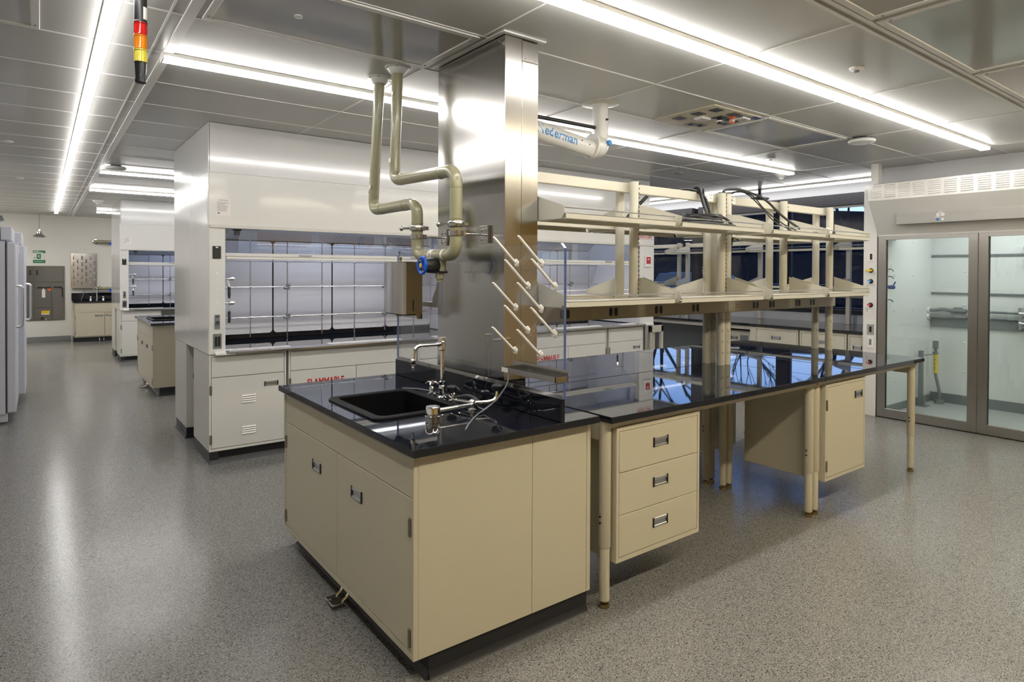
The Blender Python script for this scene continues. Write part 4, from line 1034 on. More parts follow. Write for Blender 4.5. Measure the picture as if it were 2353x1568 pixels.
basecab('white flammable-storage cabinet under the sticker hood', 1.715, 2.955, (1.729, 2.332, 2.941), pulls=False, letter='FLAMMABLE')
basecab('plain white cabinet hidden behind the steel column under the hoods', 2.975, 3.765, (2.99, 3.75))
basecab('white cabinet under the first part of the red-lettered hood', 3.785, 4.30, (3.80, 4.285))
basecab('white flammable-storage cabinet under the red-lettered hood', 4.318, 5.595, (4.332, 4.962, 5.581), pulls=False, letter='FLAMMABLE')
basecab('white end cabinet under the red-lettered hood, by the window bench', 5.632, 6.262, (5.646, 6.248))
m = MB()
def rearcab(label):
    t = thing('rear_cabinet', label, 'cabinet', (1.6, 6.8, 0), 'rear cabinets of the fume hoods')
    m = MB(); m.box(1.083, 3.75, 6.50, 7.095, .1016, .884, .0015); part('body', m, HOODCAB, t)
    m = MB(); m.box(1.086, 3.75, 6.51, 7.05, 0, .1016); m.prism([(1.086, .03), (1.086, 0), (1.070, 0), (1.079, .01)], 'y', 6.51, 7.05); part('toe_kick', m, KICK, t)
    m = MB(); m.box(1.14, 1.20, 6.488, 6.499, .56, .60, .002); m.box(1.16, 1.20, 6.47, 6.499, .12, .15, .003); part('junction_box', m, DARKG, t)
    return t
rc = rearcab('white rear cabinet past the gap behind the louvered cabinet')
# ------------------------------------------------------------------ the far hood row and the far island
D2 = (0, 7.03, 0)
farh = dup(hoodA, D2, 'white fume hood far down the aisle, lit blue inside')
farc = dup(bc1, D2, 'white cabinet under the far blue-lit fume hood')
dup(rc, D2, 'white rear cabinet behind the far blue-lit hood, toward the back wall')
labs = ['beige two-door sink cabinet of the far island, seen beside the near hood wall', 'black epoxy worktop of the far island past the near hood', 'black drop-in sink in the far island worktop', 'chrome gooseneck faucet on the far island', 'chrome swing-arm eyewash on the far island']
for o, lb in zip(ISLAND[:3], labs): dup(o, (0, 6.83, 0), lb)
t = thing('sink_fitting', 'grey air-gap fitting on the far island beside its sink', 'fitting', (1.66, 9.35, .914))
m = MB(); m.lathe([(.03, .914), (.03, .96), (.025, .975), (0, .976)], (1.66, 9.35, 0)); part('body', m, GREYM, t)
# end frame of a bench next to the red-lettered hood
t = thing('bench_end_frame', 'cream open bench end frame beside the red-lettered hood', 'bench', (6.60, 5.62, 0))
m = MB(); m.box(6.475, 6.505, 5.56, 5.60, .0, .862, .002); m.box(6.69, 6.73, 5.56, 5.60, 0, .862, .002); m.box(6.475, 6.73, 5.56, 5.60, .775, .865, .002); m.box(6.56, 6.60, 5.60, 5.64, .0, .80); part('frame', m, CREAM2, t)
m = MB(); m.box(6.475, 6.76, 5.60, 6.4, .866, .896, .003); part('table_top', m, EPOXY, t)
m = MB(); m.box(6.70, 6.74, 6.3, 6.34, 0, .866); m.box(6.48, 6.52, 6.3, 6.34, 0, .866); part('leg', m, CREAM2, t)
# ------------------------------------------------------------------ walk-in glass-door hood
XF = 7.33
t = thing('walk_in_hood', 'tall white walk-in fume hood with louvered top and framed glass doors', 'fume hood', (8.0, 2.0, 0))
m = MB(); m.box(XF, XF+.04, 3.112, 3.252, 0, 2.545, .003); m.box(XF+.04, 8.88, 3.23, 3.252, 0, 2.545); m.box(XF+.02, XF+.10, 3.112, 3.19, 2.545, CZ-.002)
part('corner_post', m, WHITE, t)
m = MB(); m.box(7.74, 7.76, -.5, 3.29, 2.50, CZ-.002); m.box(7.40, 7.74, 3.26, 3.275, 2.5, CZ-.002) if False else None; w = part('upper_panel', m, WALLG, t)
m = MB()
for (a, b) in ((2.42, 2.62), (2.18, 2.38)):
    m.box(7.7355, 7.74, a, b, 2.60, 2.70, .001)
part('cover_plate', m, WALLG, w)
m = MB(); m.prism([(7.10, 2.345), (7.10, 2.515), (7.125, 2.525), (7.76, 2.525), (7.76, 1.975), (7.335, 1.975), (7.335, 1.99)], 'y', .2, 3.108); h = part('louvred_header', m, WHITE, t)
m = MB(); m.box(7.097, 7.101, 3.06, 3.108, 2.345, 2.52, .001); part('edge_strip', m, WHITE, h)
y = 3.085
while y > 1.0:
    m = MB()
    for k in range(7):
        z = 2.372+.0205*k
        m.prism([(7.0995, z), (7.092, z+.002), (7.092, z+.004), (7.0995, z+.010)], 'y', y-.104, y)
    part('louvre', m, WHITE, h); y -= .1375
m = MB(); m.cyl((7.255, 2.985, 2.14), (7.235, 2.985, 2.15), .006, n=8); part('bolt', m, DARKG, h)
s0 = MB(); s0.hexa([(7.175, .5, 2.085), (7.32, .5, 2.085), (7.32, 2.86, 2.085), (7.175, 2.86, 2.085), (7.17, .5, 2.195), (7.25, .5, 2.195), (7.25, 2.86, 2.195), (7.17, 2.86, 2.195)], .002); st = part('service_strip', s0, STRIPS, t)
m = MB()
for (yy, k) in ((2.475, 0), (2.435, 1)):
    m.lathe([(.0, .003), (.016, .003), (.017, 0), (.017, -.002)], (7.1705, yy, 2.162), (-1, 0, -.05), n=16)
m.box(7.167, 7.173, 2.44, 2.47, 2.184, 2.190); m.box(7.168, 7.174, 2.46, 2.50, 2.136, 2.141); m.box(7.166, 7.176, 2.425, 2.445, 2.104, 2.126, .002)
part('white_socket', m, WPLAS, st)
m = MB(); m.box(7.166, 7.176, 2.466, 2.490, 2.104, 2.128, .002); part('blue_socket', m, INKB, st)
m = MB()
for yy in (2.475, 2.435):
    m.box(7.1660, 7.1680, yy-.008, yy-.005, 2.158, 2.167); m.box(7.1660, 7.1680, yy+.005, yy+.008, 2.158, 2.167)
m.box(7.1645, 7.1665, 2.474, 2.482, 2.112, 2.120)
part('socket_slot', m, DARK, st)
# valves and switches on the post
for (z, mt) in ((1.604, YELL), (1.485, INKB), (1.224, REDM)):
    m = MB(); m.lathe([(.026, 0), (.026, .004), (.012, .006), (.012, .03), (.014, .032), (.014, .044), (.010, .046)], (XF, 3.172, z), (-1, 0, 0), n=18); v = part('gas_valve', m, DARK, t)
    m = MB(); m.lathe([(.015, .030), (.016, .034), (.016, .050), (.012, .054), (0, .054)], (XF, 3.172, z), (-1, 0, 0), n=16)
    if mt is YELL: m.tube([(XF-.04, 3.14, z), (XF-.045, 3.21, z)], [.010, .008], 0, 8)
    part('valve_knob', m, mt, v)
    if mt is not YELL:
        m = MB(); m.tube([(XF-.05, 3.172, z), (XF-.06, 3.180, z-.03), (XF-.06, 3.182, z-.075)], .005, .01, 8); part('lever', m, ALU, v)
for (z, hh, mt, mt2) in ((1.757, .105, PAPER, DARK), (.955, .12, ALU, DARK), (.815, .135, WPLAS, GREYM)):
    m = MB(); m.box(XF-.005, XF, 3.135, 3.205, z-hh/2, z+hh/2, .002); p = part('wall_plate', m, mt, t)
    m = MB(); m.box(XF-.008, XF-.004, 3.158, 3.182, z-.032, z+.032, .001); part('rocker', m, mt2, p)
# doors
for (a, b) in ((2.184, 3.100), (1.262, 2.178)):
    m = MB()
    m.box(XF, XF+.045, b-.078, b, .012, 1.972, .002); m.box(XF, XF+.045, a, a+.078, .012, 1.972, .002); m.box(XF+.001, XF+.044, a+.078, b-.078, 1.935, 1.972, .001); m.box(XF+.001, XF+.044, a+.078, b-.078, .012, .105, .001)
    d = part('glass_door', m, STEELV, t)
    g = MB(); g.box(XF+.018, XF+.026, a+.078, b-.078, .105, 1.935); part('glass_pane', g, GLASS, d)
    q = MB(); q.box(XF+.026, XF+.036, a+.078, a+.086, .105, 1.935); q.box(XF+.026, XF+.036, b-.086, b-.078, .105, 1.935); part('gasket', q, DARKG, d)
m = MB(); m.box(XF+.01, XF+.04, .9, 3.1, .0, .011); m.box(XF+.012, XF+.04, 3.1005, 3.1115, .0, 1.975); part('threshold', m, DARK, t)
# interior
m = MB(); m.box(XF+.05, 8.80, 3.10, 3.23, 0, 2.40); m.box(8.80, 8.82, .9, 3.10, 0, 2.40); m.box(XF+.05, 8.80, .88, .90, 0, 2.4); m.box(7.76, 8.82, .9, 3.10, 2.32, 2.36); m.box(8.82, 8.88, .9, 3.23, 0, 2.5)
li = part('liner', m, LINER, t)
m = MB(); m.box(XF+.05, 8.80, .9, 3.10, .001, .006); part('hood_floor', m, FLOORG, t)
m = MB()
for z in (1.79, 1.335): m.box(8.785, 8.799, .95, 3.095, z-.012, z+.012)
m.box(8.775, 8.799, .95, 3.095, .93, 1.06); m.box(8.785, 8.799, .9, 3.1, .006, .12); m.box(XF+.06, 8.79, 3.085, 3.0995, .006, .09)
part('grey_channel', m, GREYM, t)
m = MB()
for yy in (2.75, 2.05, 1.45):
    for z in (2.1, 1.6, 1.2, .75, .40): m.lathe([(.016, 0), (.012, .006), (0, .008)], (8.799, yy, z), (-1, 0, 0), n=10)
for xx in (7.75, 8.25, 8.72):
    for z in (1.95, 1.55, 1.15, .75, .35): m.lathe([(.016, 0), (.012, .006), (0, .008)], (xx, 3.0995, z), (0, -1, 0), n=10)
part('panel_bolt', m, WPLAS, li)
m = MB(); m.box(7.85, 8.45, 1.2, 2.8, 2.305, 2.318); part('hood_lamp', m, WLAMP, t)
m = MB(); m.box(7.44, 7.62, 3.090, 3.0995, 1.20, 1.68, .004); pl = part('fixture_plate', m, WPLAS, t)
m = MB()
for z in (1.62, 1.54, 1.28): m.tube([(7.56, 3.09, z), (7.56, 3.055, z), (7.585, 3.045, z-.025)], .006, .01, 8)
part('hose_nozzle', m, GREYM, pl)
m = MB(); m.lathe([(.018, 0), (.022, .015), (.022, .055), (.014, .07)], (7.56, 3.09, 1.42), (.2, -1, 0), n=14); m.tube([(7.56, 3.04, 1.43), (7.575, 3.02, 1.48)], .008, 0, 8); part('regulator', m, BLUET, pl)
m = MB()
for (z, sg) in ((1.13, 1), (1.055, -1)):
    m.tube([(8.70, 3.085, z), (8.755, 3.04, z), (8.765, 2.96, z+.014*sg), (8.765, 2.88, z+.004*sg)], .020, .03, 10); m.tube([(8.765, 2.88, z), (8.765, 2.72, z)], .026, 0, 10); m.box(8.75, 8.78, 2.76, 2.85, z+.01, z+.04, .004); m.tube([(8.765, 2.72, z), (8.765, 1.0, z)], .013, 0, 10)
c = part('conduit', m, GREYM, t)
m = MB()
for z in (1.13, 1.055): m.lathe([(.035, 0), (.035, .02), (.022, .022)], (8.70, 3.0995, z), (0, -1, 0), n=14)
part('white_grommet', m, WPLAS, c)
m = MB()
for z in (1.86, 1.72, 1.06, .98): m.box(8.72, 8.755, .95, 2.18, z-.016, z+.016, .002)
for z in (1.13, 1.02):
    m.cyl((8.70, 2.2, z), (8.70, .95, z), .016, n=12)
m.box(8.70, 8.79, 2.18, 2.21, .95, 1.20, .002)
part('strut_rail', m, ALU, t)
m = MB(); m.lathe([(.05, .006), (.05, .05), (.02, .055), (.02, .06)], (8.66, 2.955, 0), n=18); m.tube([(8.66, 2.955, .05), (8.66, 2.955, .17), (8.665, 3.0, .36), (8.665, 3.0, .72)], .017, .05, 12); m.lathe([(.03, .60), (.03, .625), (.018, .63)], (8.665, 3.0, 0), n=12); m.box(8.64, 8.69, 2.975, 3.025, .66, .76, .006)
gl = part('gas_pipe', m, GREYM, t)
m = MB(); m.cyl((8.665, 3.0, .37), (8.665, 3.0, .60), .0215, n=14); g2 = part('yellow_marker', m, YELL, gl)
m = MB()
for k in range(3): m.box(8.640, 8.6445, 2.995, 3.005, .42+.05*k, .445+.05*k)
part('marker_print', m, INK, g2)
m = MB(); m.box(8.33, 8.375, 3.02, 3.065, .006, .66, .002); m.box(8.28, 8.43, 2.97, 3.08, .006, .014); m.box(8.325, 8.38, 3.0, 3.02, .014, .12, .002); m.cyl((8.375, 3.04, .60), (8.66, 3.0, .60), .006, n=8); part('strut_post', m, GREYM, t)
# ------------------------------------------------------------------ window bench
def wb(label, y0, y1, kind, x=7.47):
    t = thing('window_bench_cabinet', label, 'cabinet', (x+.4, (y0+y1)/2, 0), 'cabinets of the window bench')
    m = MB(); m.box(x+.018, 8.3, y0, y1, .1, .868, .0015); m.box(x, x+.02, y0, y0+.018, .1, .868); m.box(x, x+.02, y1-.018, y1, .1, .868); m.box(x, x+.02, y0+.018, y1-.018, .845, .868); m.box(x+.07, 8.2, y0+.01, y1-.01, 0, .1); part('body', m, CREAM2, t)
    if kind == 'drawer':
        for (z0, z1) in ((.66, .84), (.40, .655), (.12, .395)):
            m = MB(); m.box(x+.001, x+.0175, y0+.022, y1-.022, z0, z1, .0015); d = part('drawer', m, CREAM2, t); pull(d, 'W', x+.001, (y0+y1)/2, (z0+z1)/2 if z0 > .6 else z1-.08, .12, .045)
    else:
        m = MB(); m.box(x+.001, x+.0175, y0+.022, y1-.022, .12, .84, .0015); d = part('door', m, CREAM2, t); pull(d, 'W', x+.001, y0+.10, .72, .10, .05)
wb('cream drawer cabinet of the window bench next to the two-pane gap', 4.075, 4.655, 'drawer')
wb('cream drawer cabinet of the window bench behind the rack end posts', 3.495, 4.055, 'drawer')
wb('cream door cabinet of the window bench beside the walk-in hood', 3.27, 3.475, 'door')
t = thing('window_bench_worktop', 'black worktop of the window bench above the cream drawer cabinets', 'worktop', (8.0, 4.0, .869))
m = MB(); m.box(7.45, 8.59, 3.26, 4.735, .876, .908, .003); part('slab', m, EPOXY, t); m = MB(); m.box(7.475, 7.50, 4.66, 4.735, .0, .876, .002); m.box(7.475, 8.5, 3.27, 4.73, .8685, .876); part('support', m, CREAM2, t)
t = thing('window_bench_table', 'open black-topped table of the window bench beyond the drawer cabinets', 'table', (8.0, 6.5, 0))
m = MB(); m.box(7.49, 8.59, 4.74, 9.2, .874, .905, .003); part('table_top', m, EPOXY, t)
m = MB(); m.box(7.52, 7.55, 4.76, 9.18, .82, .874, .002)
part('apron', m, CREAM2, t)
for yy in (5.35, 6.42, 6.55, 7.6, 9.1):
    m = MB(); m.cyl((7.54, yy, 0), (7.54, yy, .874), .027, n=16); part('leg', m, CREAM2, t)
m = MB(); m.box(8.40, 8.42, 4.8, 9.1, .12, .85); part('modesty_panel', m, GREYM, t)
t = thing('mobile_pedestal', 'cream mobile pedestal with grey label plate standing under the open window table', 'cabinet', (7.9, 5.05, 0))
m = MB(); m.box(7.618, 8.15, 4.78, 5.32, .06, .79, .0015); part('body', m, CREAM2, t)
for (z0, z1) in ((.60, .775), (.34, .595), (.08, .335)):
    m = MB(); m.box(7.60, 7.617, 4.80, 5.30, z0, z1, .0015); d = part('drawer', m, CREAM2, t); pull(d, 'W', 7.60, 5.05, (z0+z1)/2, .10, .045)
    if z0 > .5:
        q = MB(); q.box(7.596, 7.60, 4.84, 4.96, .65, .73, .001); part('label_plate', q, GREYM, d)
m = MB()
for a in (7.66, 8.10):
    for b in (4.82, 5.28): m.cyl((a, b-.012, .03), (a, b+.012, .03), .03, n=14)
part('caster', m, DARK, t)
def wrack(label, ys, y0, y1):
    t = thing('window_rack', label, 'shelf rack', (8.35, (y0+y1)/2, .909), 'single-sided racks along the windows')
    for yy in ys:
        m = MB(); m.box(8.40, 8.455, yy-.026, yy+.026, .909, 2.06, .004); u = part('upright', m, CREAM2, t)
        q = MB(); z = 1.25
        while z < 2.04: q.box(8.3985, 8.4005, yy-.014, yy-.009, z, z+.014); q.box(8.3985, 8.4005, yy+.009, yy+.014, z, z+.014); z += .03
        part('slot_row', q, DARKG, u)
    m = MB(); m.box(8.455, 8.485, y0, y1, 1.985, 2.045, .003); part('top_rail', m, CREAM2, t)
    m = MB(); m.box(8.44, 8.50, y0, y1, 1.25, 1.33, .003); part('power_raceway', m, CREAM2, t)
    for zl in (1.372, 1.875):
        for a, b in zip(ys, ys[1:]):
            m = MB(); m.box(8.10, 8.40, a+.03, b-.03, zl+.02, zl+.023); m.box(8.10, 8.103, a+.03, b-.03, zl-.006, zl+.024); s = part('shelf', m, CREAM2, t)
            q = MB(); q.cyl((8.112, a+.01, zl+.05), (8.112, b-.01, zl+.05), .004, n=8); part('retaining_rod', q, ROD, s)
            m = MB()
            for yy in (a+.028, b-.028): m.prism([(8.41, zl-.004), (8.41, zl+.145), (8.10, zl+.06), (8.095, zl+.02), (8.12, zl-.004)], 'y', yy-.0015, yy+.0015)
            part('bracket', m, CREAM2, t)
wrack('cream rack standing on the window bench, behind the central racks', (3.50, 3.92, 5.18, 6.47), 3.46, 6.50)
wrack('cream rack on the window bench past the thick dark pier', (6.64, 7.9, 9.15), 6.61, 9.18)
# ------------------------------------------------------------------ freezers
def freezer(label, x, y):
    t = thing('lab_freezer', label, 'freezer', (x-.45, y+.47, 0), 'white upright lab freezers')
    m = MB(); m.box(x-.90, x-.085, y, y+.94, .10, 1.855, .006); part('body', m, FREEZ, t)
    m = MB(); m.box(x-.07, x, y, y+.94, .115, 1.85, .008, 2); d = part('door', m, FREEZ, t)
    m = MB(); m.box(x-.084, x-.071, y+.01, y+.93, .12, 1.845); part('gasket', m, DARKG, t)
    m = MB(); m.tube([(x-.005, y+.10, 1.405), (x+.052, y+.10, 1.40), (x+.052, y+.10, .985), (x-.005, y+.10, .98)], .0135, .05, 12); part('handle', m, ALU, d)
    m = MB(); m.box(x-.12, x-.03, y+.02, y+.90, 1.872, 2.01, .006); m.box(x-.80, x-.128, y+.02, y+.90, 1.872, 2.01, .006); m.box(x-.75, x-.07, y+.06, y+.85, 1.855, 1.873); part('top_module', m, FREEZ, t)
    m = MB(); m.box(x-.85, x-.14, y+.03, y+.9, .0, .10); m.box(x-.14, x-.07, y+.03, y+.09, .02, .10, .003); part('plinth', m, FREEZ, t)
    m = MB()
    for z in (.62, 1.74): m.box(x+.0, x+.012, y+.55, y+.70, z, z+.12) if z > 1 else m.box(x, x+.006, y+.02, y+.05, z, z+.05)
    part('door_label', m, PAPER, d)
    return t
freezer('white upright freezer with steel handle, closest to the camera', -.204, 8.16)
freezer('white upright freezer with steel handle, the second along the aisle', -.146, 9.285)
t = thing('exhaust_pipe', 'dark angled pipe on top of the first white freezer', 'pipe', (-.35, 8.45, 2.01)); m = MB(); m.tube([(-.46, 8.40, 2.01), (-.44, 8.40, 2.05), (-.31, 8.40, 2.11)], .03, .03, 14); part('tube', m, GREYM, t)
# ------------------------------------------------------------------ back wall
YB = 17.2
t = thing('pass_through_cabinet', 'stainless pass-through sterilizer cabinet built into the back wall', 'cabinet', (-.15, 17.15, .467))
def sp(nm, x0, x1, z0, z1, d=.03): m = MB(); m.box(x0, x1, YB-d, YB-.001, z0, z1, .003); return part(nm, m, STEELD, t)
sp('frame', -.76, .427, .467, 1.662, .022)
sp('upper_panel', -.74, -.132, 1.315, 1.648); sp('upper_panel', -.105, .415, 1.315, 1.648); d1 = sp('door', -.74, -.132, .49, 1.30); d2 = sp('door', -.105, .185, .75, 1.30, .035); sp('lower_panel', -.105, .185, .49, .745); d3 = sp('door', .20, .415, .49, 1.30)
m = MB(); m.box(-.20, -.165, YB-.034, YB-.03, 1.46, 1.57); m.box(-.08, -.045, YB-.034, YB-.03, 1.46, 1.57); m.box(.0, .05, YB-.034, YB-.03, .49, .54); part('latch', m, DARK, t)
m = MB(); m.box(-.06, -.01, YB-.07, YB-.03, 1.175, 1.205, .004); m.box(.13, .18, YB-.07, YB-.03, 1.175, 1.205, .004); m.cyl((-.03, YB-.06, 1.19), (.15, YB-.06, 1.19), .012, n=10); part('handle', m, DARK, d2)
m = MB(); m.tube([(.23, YB-.06, 1.20), (.36, YB-.06, 1.20), (.385, YB-.06, 1.17), (.385, YB-.06, .98)], .012, .03, 10); part('handle', m, DARK, d3)
m = MB(); m.box(.02, .08, YB-.05, YB-.047, .97, 1.14); m.box(.035, .065, YB-.0475, YB-.0465, 1.12, 1.2); part('paper_tag', m, PAPER, d2)
m = MB(); m.prism([(.12, 1.18), (.19, 1.18), (.18, 1.12), (.15, 1.11), (.12, 1.14)], 'y', YB-.05, YB-.047); part('orange_tag', m, ORNG, d2)
m = MB(); m.box(.01, .16, YB-.0375, YB-.0355, .62, .68); part('warning_label', m, YELL, t)
m = MB(); m.box(.01, .15, YB-.0375, YB-.0355, .595, .618); part('paper_label', m, PAPER, t)
m = MB(); m.lathe([(.03, 0), (.03, .03), (.02, .05), (0, .05)], (.09, YB-.03, .505), (0, -1, 0), n=14); part('drain_valve', m, CHROME, t)
t = thing('safety_sign', 'green and white safety sign on the back wall above the steel cabinet', 'sign', (-.023, 17.19, 1.725))
m = MB(); m.box(-.132, .085, YB-.004, YB-.0005, 1.725, 2.0); part('sign_board', m, PAPER, t)
m = MB(); m.box(-.132, .085, YB-.005, YB-.0038, 1.945, 2.0); m.box(-.132, .085, YB-.005, YB-.0038, 1.725, 1.795); m.box(-.07, .005, YB-.005, YB-.0038, 1.815, 1.925); part('green_band', m, GREEN, t)
m = MB(); m.box(-.12, -.03, YB-.006, YB-.0048, 1.975, 1.987); m.box(-.12, .04, YB-.006, YB-.0048, 1.957, 1.967); m.box(-.115, .06, YB-.006, YB-.0048, 1.757, 1.763); m.box(-.048, -.038, YB-.006, YB-.0048, 1.85, 1.90); m.box(-.028, -.018, YB-.006, YB-.0048, 1.85, 1.90); part('white_mark', m, PAPER, t)
m = MB(); m.box(-.12, -.085, YB-.0048, YB-.0038, 1.83, 1.85); m.box(.02, .075, YB-.0048, YB-.0038, 1.835, 1.838); m.box(.02, .023, YB-.0048, YB-.0038, 1.835, 1.90); m.box(.072, .075, YB-.0048, YB-.0038, 1.835, 1.90); m.box(.03, .065, YB-.0048, YB-.0038, 1.90, 1.903); part('pictogram', m, INK, t)
t = thing('pendant_lamp', 'polished metal bell pendant hanging over the far end of the aisle', 'lamp', (-.022, 16.7, 2.265))
m = MB(); m.cyl((-.022, 16.7, 2.45), (-.022, 16.7, CZ), .004, n=8); part('cord', m, GREYM, t)
m = MB(); m.lathe([(.012, 2.455), (.03, 2.44), (.032, 2.40), (.045, 2.385), (.05, 2.35), (.075, 2.325), (.118, 2.295), (.128, 2.278), (.126, 2.272), (.11, 2.285), (.06, 2.32), (0, 2.34)], (-.022, 16.7, 0), n=28); part('bell_shade', m, CHROME, t)
t = thing('steel_pegboard', 'stainless steel peg board on the back wall above the small sink', 'drying board', (.785, 17.17, 1.17))
m = MB(); m.box(.545, 1.025, YB-.03, YB-.001, 1.19, 1.952, .002); b = part('board', m, STEEL, t)
for c in range(6):
    for r in range(5 if c % 2 == 0 else 4):
        m = MB(); z = 1.87-.145*r-(0 if c % 2 == 0 else .075); xx = .59+.079*c
        m.box(xx-.016, xx+.016, YB-.034, YB-.029, z-.06, z+.03, .003); m.cyl((xx, YB-.03, z-.05), (xx, YB-.08, z-.02), .008, n=8); part('peg_plate', m, CHROME, t)
m = MB(); m.box(.55, 1.02, YB-.10, YB-.001, 1.165, 1.19, .003); part('drip_tray', m, STEEL, t)
m = MB(); m.tube([(.77, YB-.06, 1.165), (.78, YB-.07, 1.05), (.74, YB-.10, .95), (.73, YB-.12, .90)], .006, .05, 8); part('drain_tube', m, TUBEM, t)
t = thing('wall_sink_cabinet', 'beige sink cabinet with black top against the back wall', 'cabinet', (1.2, 16.9, 0))
m = MB(); m.box(.59, 2.0, 16.62, 17.18, .1, .862, .002); part('body', m, CREAM, t)
m = MB(); m.box(.605, 1.985, 16.602, 16.619, .645, .85, .0015); part('apron_panel', m, CREAM, t)
for (a, b, px) in ((.605, 1.135, 1.03), (1.14, 1.985, 1.24)):
    m = MB(); m.box(a+.003, b-.003, 16.602, 16.619, .125, .64, .0015); d = part('door', m, CREAM, t); pull(d, 'S', 16.602, px, .575, .13, .045)
    hinge(d, 'S', 16.602, a-.006 if a < 1 else b+.006, .54, .08); hinge(d, 'S', 16.602, a-.006 if a < 1 else b+.006, .19, .08)
m = MB(); m.box(.57, 1.99, 16.66, 17.15, 0, .1); part('toe_kick', m, KICK, t)
m = MB(); m.tube([(1.04, 16.66, .09), (1.04, 16.60, .06), (1.04, 16.57, .02)], .012, .02, 8); m.tube([(1.12, 16.66, .09), (1.12, 16.60, .06), (1.12, 16.57, .02)], .012, .02, 8); part('foot_pedal', m, CHROME, t)
m = MB(); m.box(.55, 2.02, 16.58, 17.198, .865, .897, .003); m.box(.55, 2.02, 17.17, 17.198, .897, 1.06, .003); w = part('worktop', m, EPOXY, t)
t = thing('wall_sink_faucet', 'chrome faucet with two handles over the back wall sink', 'faucet', (1.02, 17.03, .897))
m = MB(); m.lathe([(.025, .897), (.025, .91), (.012, .92), (.012, 1.14), (0, 1.14)], (1.02, 17.03, 0)); m.tube([(1.02, 17.03, 1.13), (1.03, 17.03, 1.19), (1.08, 16.95, 1.215), (1.10, 16.92, 1.18)], .011, .04, 10); part('spout', m, CHROME, t)
m = MB()
for xx in (.90, 1.14): m.lathe([(.025, .897), (.02, .93), (.012, .94), (.012, .96), (.03, .965), (.02, .985), (0, .985)], (xx, 17.03, 0), n=12)
part('valve_handle', m, CHROME, t)
for i, (z, lb) in enumerate(((2.225, 'tan pipe with blue valve high on the back wall by the far hood'), (1.16, 'tan pipe with blue valve above the back wall sink'))):
    t = thing('wall_pipe', lb, 'pipe', (1.2, 17.02, z), 'tan pipes on the back wall')
    m = MB(); m.tube([(1.0, 17.19, z), (1.0, 17.08, z), (1.9, 17.08, z)], .035, .06, 14); part('pipe', m, PIPE, t)
    m = MB(); m.lathe([(.055, 0), (.055, .012), (.037, .014)], (1.0, 17.199, z), (0, -1, 0), n=18); part('wall_flange', m, CHROME, t)
    m = MB(); m.lathe([(.032, 0), (.032, .03)], (1.28, 17.02, z-.04), (0, -1, 0), n=16); m.cyl((1.28, 17.06, z-.04), (1.28, 17.02, z-.04), .02, n=10); part('valve_wheel', m, BLUE, t)
# ------------------------------------------------------------------ outside the windows
m = MB(); m.box(WX+.3, 70, -20, 60, -.4, -.2); o = struct('ground_outside', m, ASPH)
m = MB(); rd = random.Random(11)
rows = []
for i in range(41):
    yy = -20+2*i
    rows.append([(30+4*math.sin(i*.7), yy, -.2), (38+3*math.sin(i*.4), yy, 2.6+.5*math.sin(i*.9)), (46, yy, 6.6+.7*math.sin(i*.55)+rd.uniform(-.3, .3)), (60, yy, 7)])
for A, B in zip(rows, rows[1:]):
    for k in range(3): m.face([m.bm.verts.new(p) for p in (A[k], A[k+1], B[k+1], B[k])])
o = struct('hill', m, HILL)
def tree(label, x, y, h, seed):
    rd = random.Random(seed); m = MB()
    def br(p, d, L, r, lev):
        q = p+d*L
        mid = p+d*L*.5+Vector((rd.uniform(-1, 1), rd.uniform(-1, 1), 0))*L*.06
        m.tube([p, mid, q], [r, r*.85, r*.65], 0, 4 if lev else 8, cap=False)
        if lev >= 5: return
        for k in range(3):
            a = rd.uniform(0, 2*PI); sp = rd.uniform(.35, .85)
            nd = (d+Vector((math.cos(a), math.sin(a), rd.uniform(-.1, .5)))*sp).normalized()
            br(p+d*L*rd.uniform(.6, 1), nd, L*rd.uniform(.55, .8), r*.55, lev+1)
    br(Vector((x, y, -.2)), Vector((rd.uniform(-.08, .08), rd.uniform(-.08, .08), 1)).normalized(), h*.34, .10, 0)
    return solo('bare_tree', m, BARK, label, 'tree', 'bare trees outside the windows')
tl = ['bare dark tree outside, seen past the white walk-in hood post', 'bare dark tree outside behind the window rack middle', 'bare dark tree outside beyond the rack joint', 'bare dark tree outside past the thick window pier', 'bare dark tree outside, furthest along the window wall', 'bare dark tree outside close to the window by the walk-in hood']
for i, (x, y, h) in enumerate(((17, 7.5, 6.5), (22, 10.5, 10), (16, 13.6, 9), (27, 17.5, 11), (20.5, 27, 10), (15.5, 5.2, 8))): tree(tl[i], x, y, h, 20+i)
def car(label, x, y, mt, h=1.7):
    t = thing('parked_car', label, 'car', (x, y, -.2), 'parked cars outside')
    z0 = -.2
    m = MB(); m.prism([(y-2.2, z0+.35), (y-2.25, z0+.75), (y-1.35, z0+.98), (y+2.1, z0+.98), (y+2.2, z0+.6), (y+2.15, z0+.35)], 'x', x-.88, x+.88); part('car_body', m, mt, t)
    m = MB(); m.prism([(y-1.35, z0+.98), (y-.65, z0+h-.05), (y-.4, z0+h), (y+1.5, z0+h), (y+2.05, z0+1.0)], 'x', x-.78, x+.78); c = part('cabin', m, DARKG, t)
    m = MB(); m.box(x-.74, x+.74, y-.5, y+1.5, z0+h-.012, z0+h+.02, .01); part('roof', m, mt, c)
    for a in (-1.4, 1.35):
        for b in (-.86, .86):
            m = MB(); m.cyl((x+b-.1, y+a, z0+.33), (x+b+.1, y+a, z0+.33), .33, n=18); part('wheel', m, DARK, t)
CARL = mat('car_paint_pale', (.07, .085, .12), .25, noise=.02, coat=.6)
car('pale parked car outside, seen between the window racks', 19.5, 14.2, CARL, 1.75)
car('dark parked car outside beside the red-lettered hood', 17.5, 19.0, CARP, 1.6)
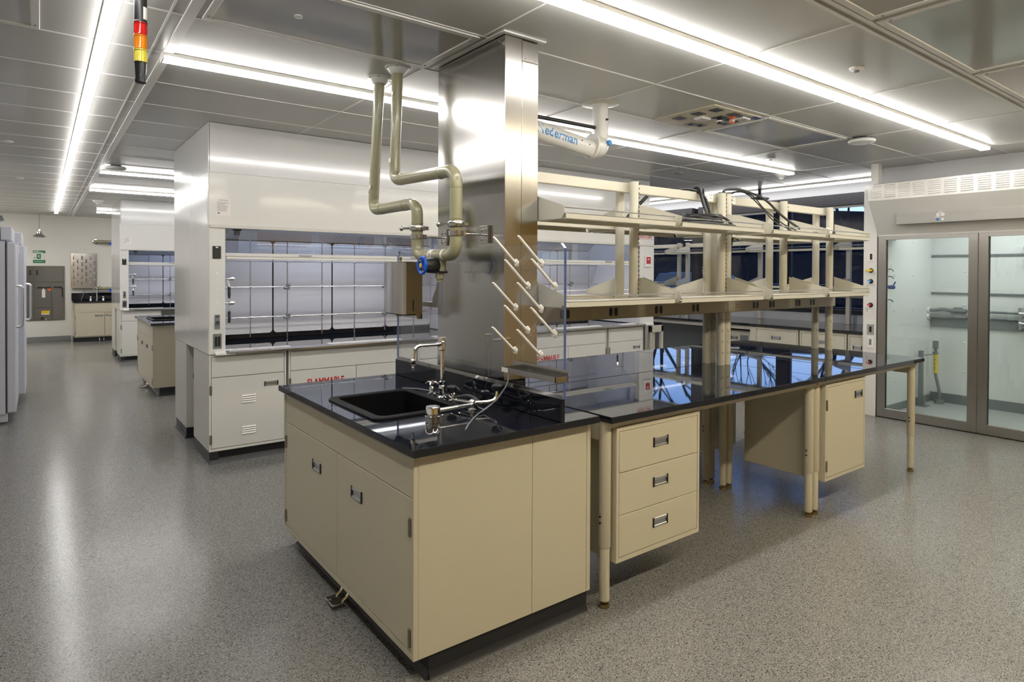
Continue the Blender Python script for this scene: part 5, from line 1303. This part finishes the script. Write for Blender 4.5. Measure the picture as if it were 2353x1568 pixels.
car('pale parked car outside behind the thick window pier', 23.5, 17.0, CARL, 1.8)
car('dark blue parked car outside at the far end of the car park', 24, 23.5, CARP, 1.6)
# ------------------------------------------------------------------ sky, camera
w = bpy.data.worlds.new('dusk_sky'); S.world = w; w.use_nodes = True
N, L = w.node_tree.nodes, w.node_tree.links
bg = N['Background']; tc = N.new('ShaderNodeTexCoord'); sx = N.new('ShaderNodeSeparateXYZ'); rp = N.new('ShaderNodeValToRGB')
e = rp.color_ramp.elements; e[0].position = 0; e[0].color = (.62, .78, 1, 1); e[1].position = .75; e[1].color = (.10, .24, .75, 1); q = e.new(.22); q.color = (.26, .48, 1, 1)
L.new(tc.outputs['Generated'], sx.inputs[0]); L.new(sx.outputs[2], rp.inputs[0]); L.new(rp.outputs[0], bg.inputs[0]); bg.inputs[1].default_value = 1.0
cam = bpy.data.cameras.new('camera'); co = bpy.data.objects.new('camera', cam); COL.objects.link(co); S.camera = co
F, yaw, pitch, roll, cyp = 1444.156, .64353065, -.0107495459, .00440278106, 641.958
f = Vector((math.sin(yaw)*math.cos(pitch), math.cos(yaw)*math.cos(pitch), math.sin(pitch))); r = Vector((math.cos(yaw), -math.sin(yaw), 0)); u = r.cross(f)
Rv = math.cos(roll)*r+math.sin(roll)*u; Uv = -math.sin(roll)*r+math.cos(roll)*u
M = Matrix((( Rv.x, Uv.x, -f.x, 0), (Rv.y, Uv.y, -f.y, 0), (Rv.z, Uv.z, -f.z, 1.565), (0, 0, 0, 1)))
co.matrix_world = M
cam.sensor_width = 36; cam.lens = F/2353*36; cam.shift_y = -(784-cyp)/2353; cam.clip_start = .05; cam.clip_end = 200
S.view_settings.view_transform = 'Standard'; S.view_settings.look = 'None'; S.view_settings.gamma = 1; S.view_settings.use_curve_mapping = False
S.view_settings.exposure = 0.85
S.cycles.use_denoising = True
S.cycles.max_bounces = 8; S.cycles.diffuse_bounces = 4; S.cycles.glossy_bounces = 4; S.cycles.transmission_bounces = 6; S.cycles.transparent_max_bounces = 12
S.cycles.caustics_reflective = False; S.cycles.caustics_refractive = False; S.cycles.sample_clamp_indirect = 6
